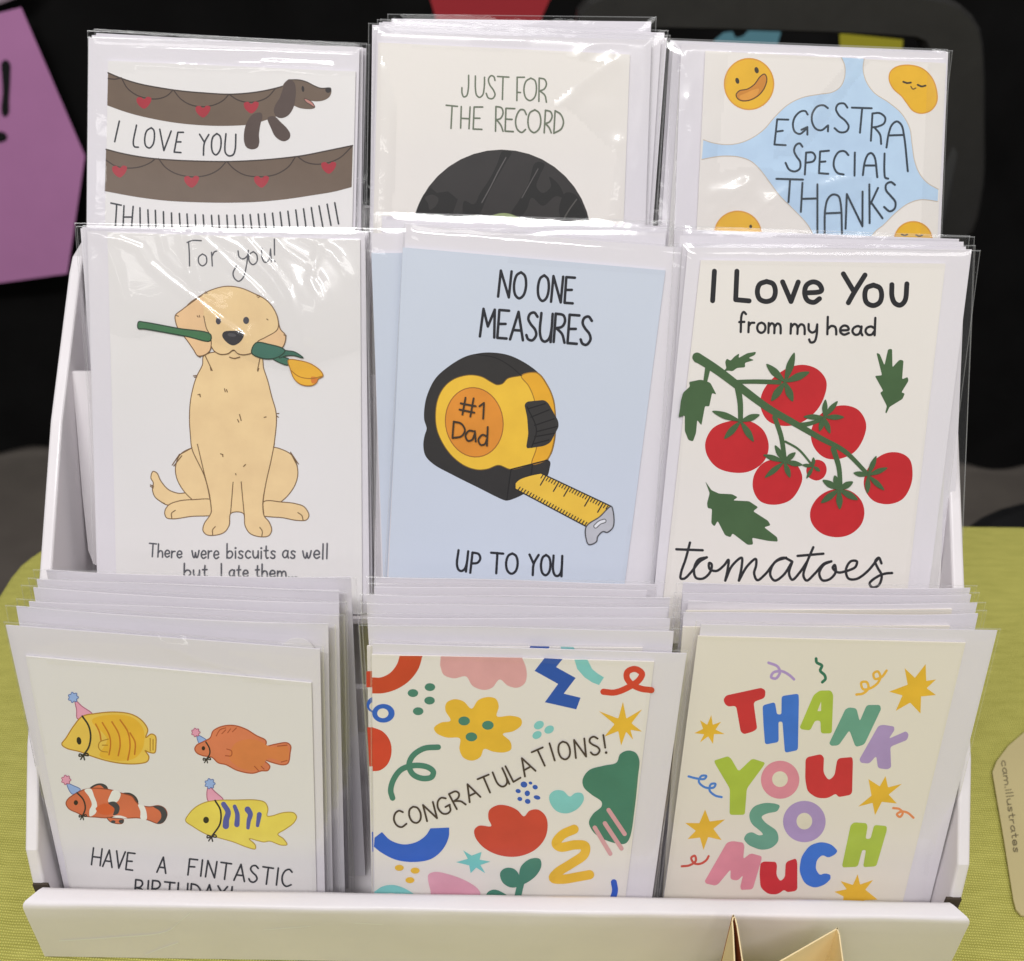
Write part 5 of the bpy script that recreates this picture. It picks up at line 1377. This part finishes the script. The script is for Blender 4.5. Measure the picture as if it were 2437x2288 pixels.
# tier boards of the display that show between the stacks
rp = P_TAPE.offset(-.021)
pts = [(169, 884), (2262, 915), (2266, 1100), (2262, 1345), (242, 1352), (222, 1342), (210, 1310), (196, 1180), (181, 1000)]
f = [rp.hit(*p) for p in pts][::-1]
mb = MB(); mb.prism(f, [p - rp.n * .003 for p in f], M_BOARD); mb.build('tier_board', disp)
vp = vertical(.338)
z1 = vp.hit(850, 1640).z
mb = MB(); mb.box(((XL + XR) / 2, .3395, (z1 + .050) / 2 + .0), (XR - XL - .012, .003, z1 - .050), M_BOARD); mb.build('tier_board', disp)
mb = MB(); mb.box(((XL + XR) / 2, .3690, ZF_M - .002), (XR - XL - .012, .055, .003), M_BOARD); mb.build('shelf', disp)
mb = MB(); mb.box(((XL + XR) / 2, .4200, ZF_T - .003), (XR - XL - .012, .040, .003), M_BOARD); mb.build('shelf', disp)

# ---- top tier
G1, G2, G3 = 'cards stacked with the dachshund card', 'cards stacked with the record card', 'cards stacked with the egg card'
front_packet('greeting card of a long brown dachshund reading I LOVE YOU, top left', G1, P_DACHS, VA,
             [(213, 235), (1840, 305), (1818, 1340), (192, 1330)], [(84, 82), (1866, 143), (1838, 1340), (72, 1330)], [(76, 74), (1880, 132), (1850, 1340), (64, 1330)], ZF_T, art_dachshund, M_CARD,
             res=(90, 110), lift=[[(200, 225), (1850, 290), (1850, 330), (900, 300), (200, 290)]], ridges=[([(420, 260), (900, 285), (1300, 262), (1700, 285)], 0.22, 22), ([(1250, 248), (1700, 270)], 0.24, 14)])
S0 = View(0, 0, 900, 1988)
for i, (a, b, lab) in enumerate((((478, 183), (1908, 248), 'white card packet pressed right behind the dachshund card'), ((500, 172), (1924, 252), 'hindmost white packet in the dachshund stack, its corner highest'))):
    back_packet(lab, G1, P_DACHS.offset(-.0028 * (i + 1)), S0(*a), S0(*b), ZF_T, .16, 20 + i, margin=(.0012, .0014))
front_packet('greeting card of a black vinyl record reading JUST FOR THE RECORD', G2, P_REC, VB,
             [(105, 213), (1672, 288), (1632, 1345), (76, 1300)], [(97, 152), (1806, 196), (1768, 1345), (66, 1300)], [(74, 106), (1822, 178), (1785, 1345), (48, 1300)], ZF_T, art_record, M_CREAM,
             res=(110, 120), film=FILM_W, seed=4,
             lift=[[(60, 200), (150, 380), (210, 600), (215, 900), (180, 1330), (60, 1330)], [(1250, 240), (1690, 270), (1690, 1360), (1540, 1360), (1600, 900), (1300, 620), (1200, 600), (1560, 330), (1300, 300)]],
             ridges=[([(120, 380), (170, 640), (165, 900), (140, 1250)], 0.17, 75), ([(1230, 610), (1400, 450), (1560, 340)], 0.20, 50), ([(1600, 850), (1640, 1000), (1600, 1300)], 0.18, 50), ([(1350, 300), (1420, 230), (1500, 210), (1640, 190)], 0.22, 32),
                     ([(1700, 900), (1750, 640), (1790, 400)], 0.20, 27), ([(1680, 1100), (1760, 860)], 0.17, 32), ([(700, 195), (1020, 200)], 0.20, 20)])
for i, (a, b, lab) in enumerate((((66, 100), (1868, 176), 'first white packet behind the record card, sticking out on its right'), ((108, 86), (1905, 182), 'second white packet behind the record card, widest on the right'),
                                 ((130, 80), (1890, 150), 'third white packet behind the record card, near the back of the stack'), ((186, 62), (1806, 80), 'hindmost packet of the record stack, tallest of all the top tier'))):
    back_packet(lab, G2, P_REC.offset(-.0027 * (i + 1)), VB(*a), VB(*b), ZF_T, .17, 30 + i, margin=(.0016, .002))
front_packet('greeting card of smiling egg yolks reading EGGSTRA SPECIAL THANKS', G3, P_EGG, VC,
             [(258, 108), (1757, 185), (1703, 1265), (205, 1200)], [(108, 62), (1770, 122), (1722, 1265), (66, 1200)], [(48, 42), (1786, 112), (1736, 1265), (20, 1200)], ZF_T, art_eggs, M_CREAM,
             res=(110, 120), film=FILM_W, seed=7,
             lift=[[(1170, 160), (1270, 168), (830, 760), (680, 760)], [(180, 90), (400, 110), (330, 700), (330, 1240), (180, 1240)], [(200, 900), (520, 840), (900, 880), (1300, 900), (1000, 1300), (200, 1300)], [(1640, 180), (1780, 180), (1740, 1300), (1600, 1300)]],
             ridges=[([(1224, 175), (1130, 320), (900, 560), (740, 740)], 0.21, 20), ([(120, 150), (180, 300), (120, 480)], 0.24, 32), ([(150, 420), (190, 640), (150, 800)], 0.20, 32), ([(1000, 960), (1150, 920), (1250, 1000)], 0.22, 45), ([(300, 1120), (520, 930)], 0.22, 34), ([(560, 1130), (760, 980)], 0.22, 30), ([(320, 1000), (480, 960), (640, 1050)], 0.19, 50),
                     ([(1700, 300), (1690, 600), (1650, 950)], 0.21, 17)])
for i, (a, b, lab) in enumerate((((60, 46), (1776, 112), 'white packet right behind the egg card'), ((40, 40), (1760, 108), 'hindmost white packet in the egg card stack'))):
    back_packet(lab, G3, P_EGG.offset(-.0028 * (i + 1)), VC(*a), VC(*b), ZF_T, .16, 40 + i, margin=(.0025, .0012))

# ---- middle tier
G4, G5, G6 = 'cards stacked with the golden dog card', 'cards stacked with the tape measure card', 'cards stacked with the tomato card'
dog_ridges = [([(1060, 215), (1165, 345), (1230, 480)], 0.08, 85), ([(1260, 190), (1335, 300), (1375, 430)], 0.10, 55), ([(70, 80), (230, 112), (330, 150), (380, 230), (480, 315), (600, 405), (740, 520), (870, 600)], 0.36, 20), ([(430, 85), (455, 175), (520, 250), (580, 285)], 0.32, 17), ([(630, 88), (700, 150), (780, 230), (900, 335), (1000, 430)], 0.40, 18),
              ([(700, 85), (820, 140), (900, 210), (990, 300), (1060, 400)], 0.34, 16), ([(860, 100), (940, 190), (1030, 280), (1090, 360), (1180, 590)], 0.38, 20), ([(1000, 85), (1060, 150), (1200, 240), (1260, 320), (1300, 430)], 0.36, 18),
              ([(150, 110), (210, 250), (260, 420)], 0.32, 25), ([(540, 90), (560, 200), (600, 330)], 0.40, 21), ([(1160, 90), (1300, 170), (1400, 300)], 0.34, 25), ([(1240, 120), (1200, 300), (1260, 420)], 0.38, 23)]
front_packet('greeting card of a golden dog holding a yellow tulip in its mouth', G4, P_DOG, VD,
             [(160, 70), (1436, 108), (1446, 1800), (205, 1790)], [(58, 62), (1462, 80), (1482, 1800), (108, 1790)], [(32, 34), (1478, 66), (1496, 1800), (84, 1790)], ZF_M, art_retriever, M_CARD,
             res=(220, 300), film=FILM_D, seed=2, wave=.0003, lift=[[(0, 0), (1500, 0)] + catmull([(1500, 640), (1300, 700), (1100, 760), (900, 720), (700, 610), (500, 560), (280, 600), (120, 560), (0, 580)], False, 8)], ridges=dog_ridges,
             bulge=[(1190, 480, 280, 270, .0070), (830, 600, 170, 130, .0022), (300, 420, 240, 260, .0014)])
back_packet('white card packet tucked right behind the golden dog card', G4, P_DOG.offset(-.0032), VD(20, 50), VD(1470, 74), ZF_M, .165, 51, margin=(.002, .0022))
back_packet('hindmost packet of the golden dog stack, its left edge peeping out', G4, P_DOG.offset(-.0064), VD(28, 44), VD(1478, 70), ZF_M, .165, 52, margin=(.0022, .0022))
front_packet('pale blue greeting card of a yellow tape measure reading NO ONE MEASURES UP TO YOU', G5, P_TAPE, VE,
             [(200, 181), (1468, 292), (1272, 1796), (130, 1785)], [(215, 70), (1631, 190), (1412, 1800), (124, 1785)], [(205, 60), (1648, 182), (1430, 1800), (108, 1785)], ZF_M, art_tape, M_BLUE,
             res=(60, 70), lift=[], ridges=[])
back_packet('pale blue card set straight behind the tilted tape measure card', G5, P_TAPE.offset(-.003), VE(46, 112), VE(1470, 110), ZF_M, .165, 61, card=[(48, 208), (1380, 210), (1380, 1790), (106, 1790)], stock=M_BLUE, view=VE, margin=(.003, .0022))
back_packet('white packet third from the front in the tape measure stack', G5, P_TAPE.offset(-.006), VE(100, 46), VE(1476, 84), ZF_M, .165, 62, margin=(.003, .0022))
back_packet('white packet fourth from the front in the tape measure stack', G5, P_TAPE.offset(-.009), VE(118, 34), VE(1478, 78), ZF_M, .17, 63, margin=(.004, .0024))
back_packet('hindmost white packet in the tape measure stack', G5, P_TAPE.offset(-.012), VE(98, 28), VE(1488, 100), ZF_M, .17, 64, margin=(.003, .0026))
front_packet('greeting card of red tomatoes on the vine reading I Love You from my head tomatoes', G6, P_TOM, VF,
             [(184, 188), (1405, 205), (1218, 1815), (4, 1805)], [(120, 124), (1536, 134), (1322, 1825), (-46, 1805)], [(90, 110), (1584, 138), (1366, 1825), (-70, 1805)], ZF_M, art_tomatoes, M_CREAM,
             res=(60, 70), lift=[], ridges=[])
back_packet('white packet right behind the tomato card', G6, P_TOM.offset(-.003), VF(96, 112), VF(1512, 120), ZF_M, .17, 71, margin=(.004, .0035), sides=(VF(-20, 1800), VF(1440, 1800)))
back_packet('white packet third from the front in the tomato stack', G6, P_TOM.offset(-.006), VF(80, 64), VF(1500, 96), ZF_M, .17, 72, margin=(.004, .004), sides=(VF(-20, 1800), VF(1440, 1800)))
back_packet('hindmost white packet in the tomato stack', G6, P_TOM.offset(-.009), VF(96, 34), VF(1478, 82), ZF_M, .17, 73, margin=(.005, .0042))

# ---- bottom tier
G7, G8, G9 = 'cards stacked with the fish card', 'cards stacked with the congratulations card', 'cards stacked with the thank you card'
front_packet('greeting card of four fish in party hats reading HAVE A FINTASTIC BIRTHDAY', G7, P_FISH, VG,
             [(134, 466), (1627, 606), (1654, 1712), (368, 1700)], [(30, 304), (1672, 430), (1698, 1712), (340, 1695)], [(14, 290), (1690, 420), (1716, 1712), (322, 1695)], ZF_F, art_fish, M_CARD,
             res=(70, 80), lift=[], ridges=[([(860, 395), (1100, 470), (1360, 540), (1460, 580)], 0.80, 20), ([(1000, 470), (1340, 520)], 0.70, 16)])
for i, (a, b, lab) in enumerate((((75, 220), (1712, 314), 'white packet right behind the fish card, with a round price sticker'), ((142, 187), (1766, 268), 'second packet back in the fish stack'), ((166, 120), (1768, 204), 'third packet back in the fish stack'),
                                 ((184, 72), (1766, 140), 'fourth packet back in the fish stack'), ((230, 28), (1828, 70), 'hindmost packet of the fish stack, below the golden dog card'))):
    back_packet(lab, G7, P_FISH.offset(-.0066 * (i + 1)), VG(*a), VG(*b), ZF_F, .165, 80 + i, bow=True, margin=(.0038, .003), sticker=(712, 1546) if i == 0 else None)
front_packet('greeting card of bright cut-out shapes reading CONGRATULATIONS', G8, P_CON, VH,
             [(101, 424), (1612, 462), (1458, 1728), (115, 1720)], [(105, 364), (1786, 418), (1600, 1728), (110, 1720)], [(92, 352), (1800, 406), (1616, 1728), (96, 1720)], ZF_F, art_congrats, M_CREAM,
             res=(60, 70), lift=[], ridges=[])
zz = View(860, 1370, 1660, 1988)
lst = [((35, 315), (1850, 335), 'confetti patterned card peeping out left of the congratulations card', dict(card=[VH(75, 378), VH(1550, 388), VH(1450, 1728), VH(100, 1728)], stock=M_CREAM, art=art_congrats_under)),
       ((34, 250), (1830, 273), 'third packet from the front in the congratulations stack', {}), ((45, 190), (1816, 199), 'fourth packet from the front in the congratulations stack', {}), ((25, 126), (1830, 147), 'fifth packet from the front in the congratulations stack', {}),
       ((74, 78), (1690, 98), 'sixth packet from the front in the congratulations stack', {}), ((80, 30), (1755, 60), 'hindmost packet of the congratulations stack, below the tape measure card', {})]
for i, (a, b, lab, kw) in enumerate(lst):
    back_packet(lab, G8, P_CON.offset(-.0062 * (i + 1) + (.003 if i == 0 else 0)), zz(*a), zz(*b), ZF_F, .165, 90 + i, bow=True, margin=(.003, .0036), **kw)
front_packet('greeting card of colourful letters and gold stars reading THANK YOU SO MUCH', G9, P_THX, VI,
             [(205, 294), (1501, 327), (1196, 1582), (40, 1562)], [(220, 237), (1654, 267), (1326, 1582), (36, 1562)], [(196, 226), (1676, 262), (1350, 1582), (14, 1562)], ZF_F, art_thanks, M_WARM,
             res=(60, 70), lift=[], ridges=[])
zt = View(1600, 1380, 2400, 1988)
lst = [((70, 215), (1816, 210), 'second packet from the front in the thank you stack, cream card inside', dict(card=[zt(62, 280), zt(1642, 275)], stock=M_WARM)), ((98, 146), (1808, 150), 'third packet from the front in the thank you stack, cream card inside', dict(card=[zt(82, 184), zt(1656, 175)], stock=M_WARM)),
       ((66, 99), (1776, 100), 'fourth packet from the front in the thank you stack', {}), ((70, 45), (1770, 58), 'hindmost packet of the thank you stack, below the tomato card', {})]
for i, (a, b, lab, kw) in enumerate(lst):
    back_packet(lab, G9, P_THX.offset(-.0066 * (i + 1)), zt(*a), zt(*b), ZF_F, .165, 100 + i, bow=True, margin=(.0036, .003), **kw)

# ------------------------------------------------------------------ small cards on the table in front and beside the display
M_TENT = paper('cream_card', (242, 212, 166), 0.6, 0.0, 0.06, 700, 0.03, 1.05)
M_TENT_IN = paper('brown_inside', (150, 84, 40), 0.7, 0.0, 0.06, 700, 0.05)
def folded(label, z1, spine, left, right, inside_mat):
    hp = lambda p: ground(p[0], p[1], z1)
    S, Lp, Rp = hp(spine), [hp(p) for p in left], [hp(p) for p in right]
    root = empty('folded_card', (S.x, S.y, .001), label, 'folded card', 'cream folded cards before the display')
    for path, sgn, nm in ((([S] + Lp), 1, 'leaf'), (([S] + Rp), -1, 'leaf')):
        mb = MB()
        for a, b in zip(path[:-1], path[1:]):
            d = (b - a).normalized(); nrm = Vector((d.y, -d.x, 0)) * sgn
            th = nrm * .0005
            a0, b0 = Vector((a.x, a.y, .001)), Vector((b.x, b.y, .001))
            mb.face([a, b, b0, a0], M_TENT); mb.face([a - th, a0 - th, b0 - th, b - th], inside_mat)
            mb.face([a, a - th, b - th, b], M_TENT)
        b, b0 = path[-1], Vector((path[-1].x, path[-1].y, .001))
        mb.face([b, b - th, b0 - th, b0], M_TENT)
        mb.build(nm, root)
    return root
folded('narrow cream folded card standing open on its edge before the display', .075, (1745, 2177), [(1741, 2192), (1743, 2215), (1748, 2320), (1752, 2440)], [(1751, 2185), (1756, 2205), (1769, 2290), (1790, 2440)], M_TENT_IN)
folded('wider cream folded card showing a pointed corner before the display', .068, (1993, 2208), [(1850, 2290), (1640, 2410)], [(1999, 2225), (2008, 2290), (2030, 2420)], M_TENT)
tagp = [(2362, 1838), (2388, 1990), (2412, 2142), (2418, 2164), (2430, 2178), (2470, 2186), (2640, 2170), (2600, 1660), (2470, 1715), (2400, 1775), (2372, 1812)]
f = [ground(*p, z=.0022) for p in tagp][::-1]
mb = MB(); mb.prism(f, [p - Vector((0, 0, .0009)) for p in f], paper('beige_card', (190, 176, 130), 0.55, 0.1, 0.05, 700, 0.04, 1.1))
bc = mb.build('place_card', origin=f[0])
tag(bc, 'beige card with a line of tiny dark lettering on the cloth at right', 'card')
a = Art(Plane((0, 0, .0022), (0, 0, 1)), V1, .0002)
a.write('cam.illustrates', [(2383, 1812), (2398, 1920), (2413, 2030)], 17, 2.2, (104, 94, 70), track=.12)
a.build('lettering', bc)
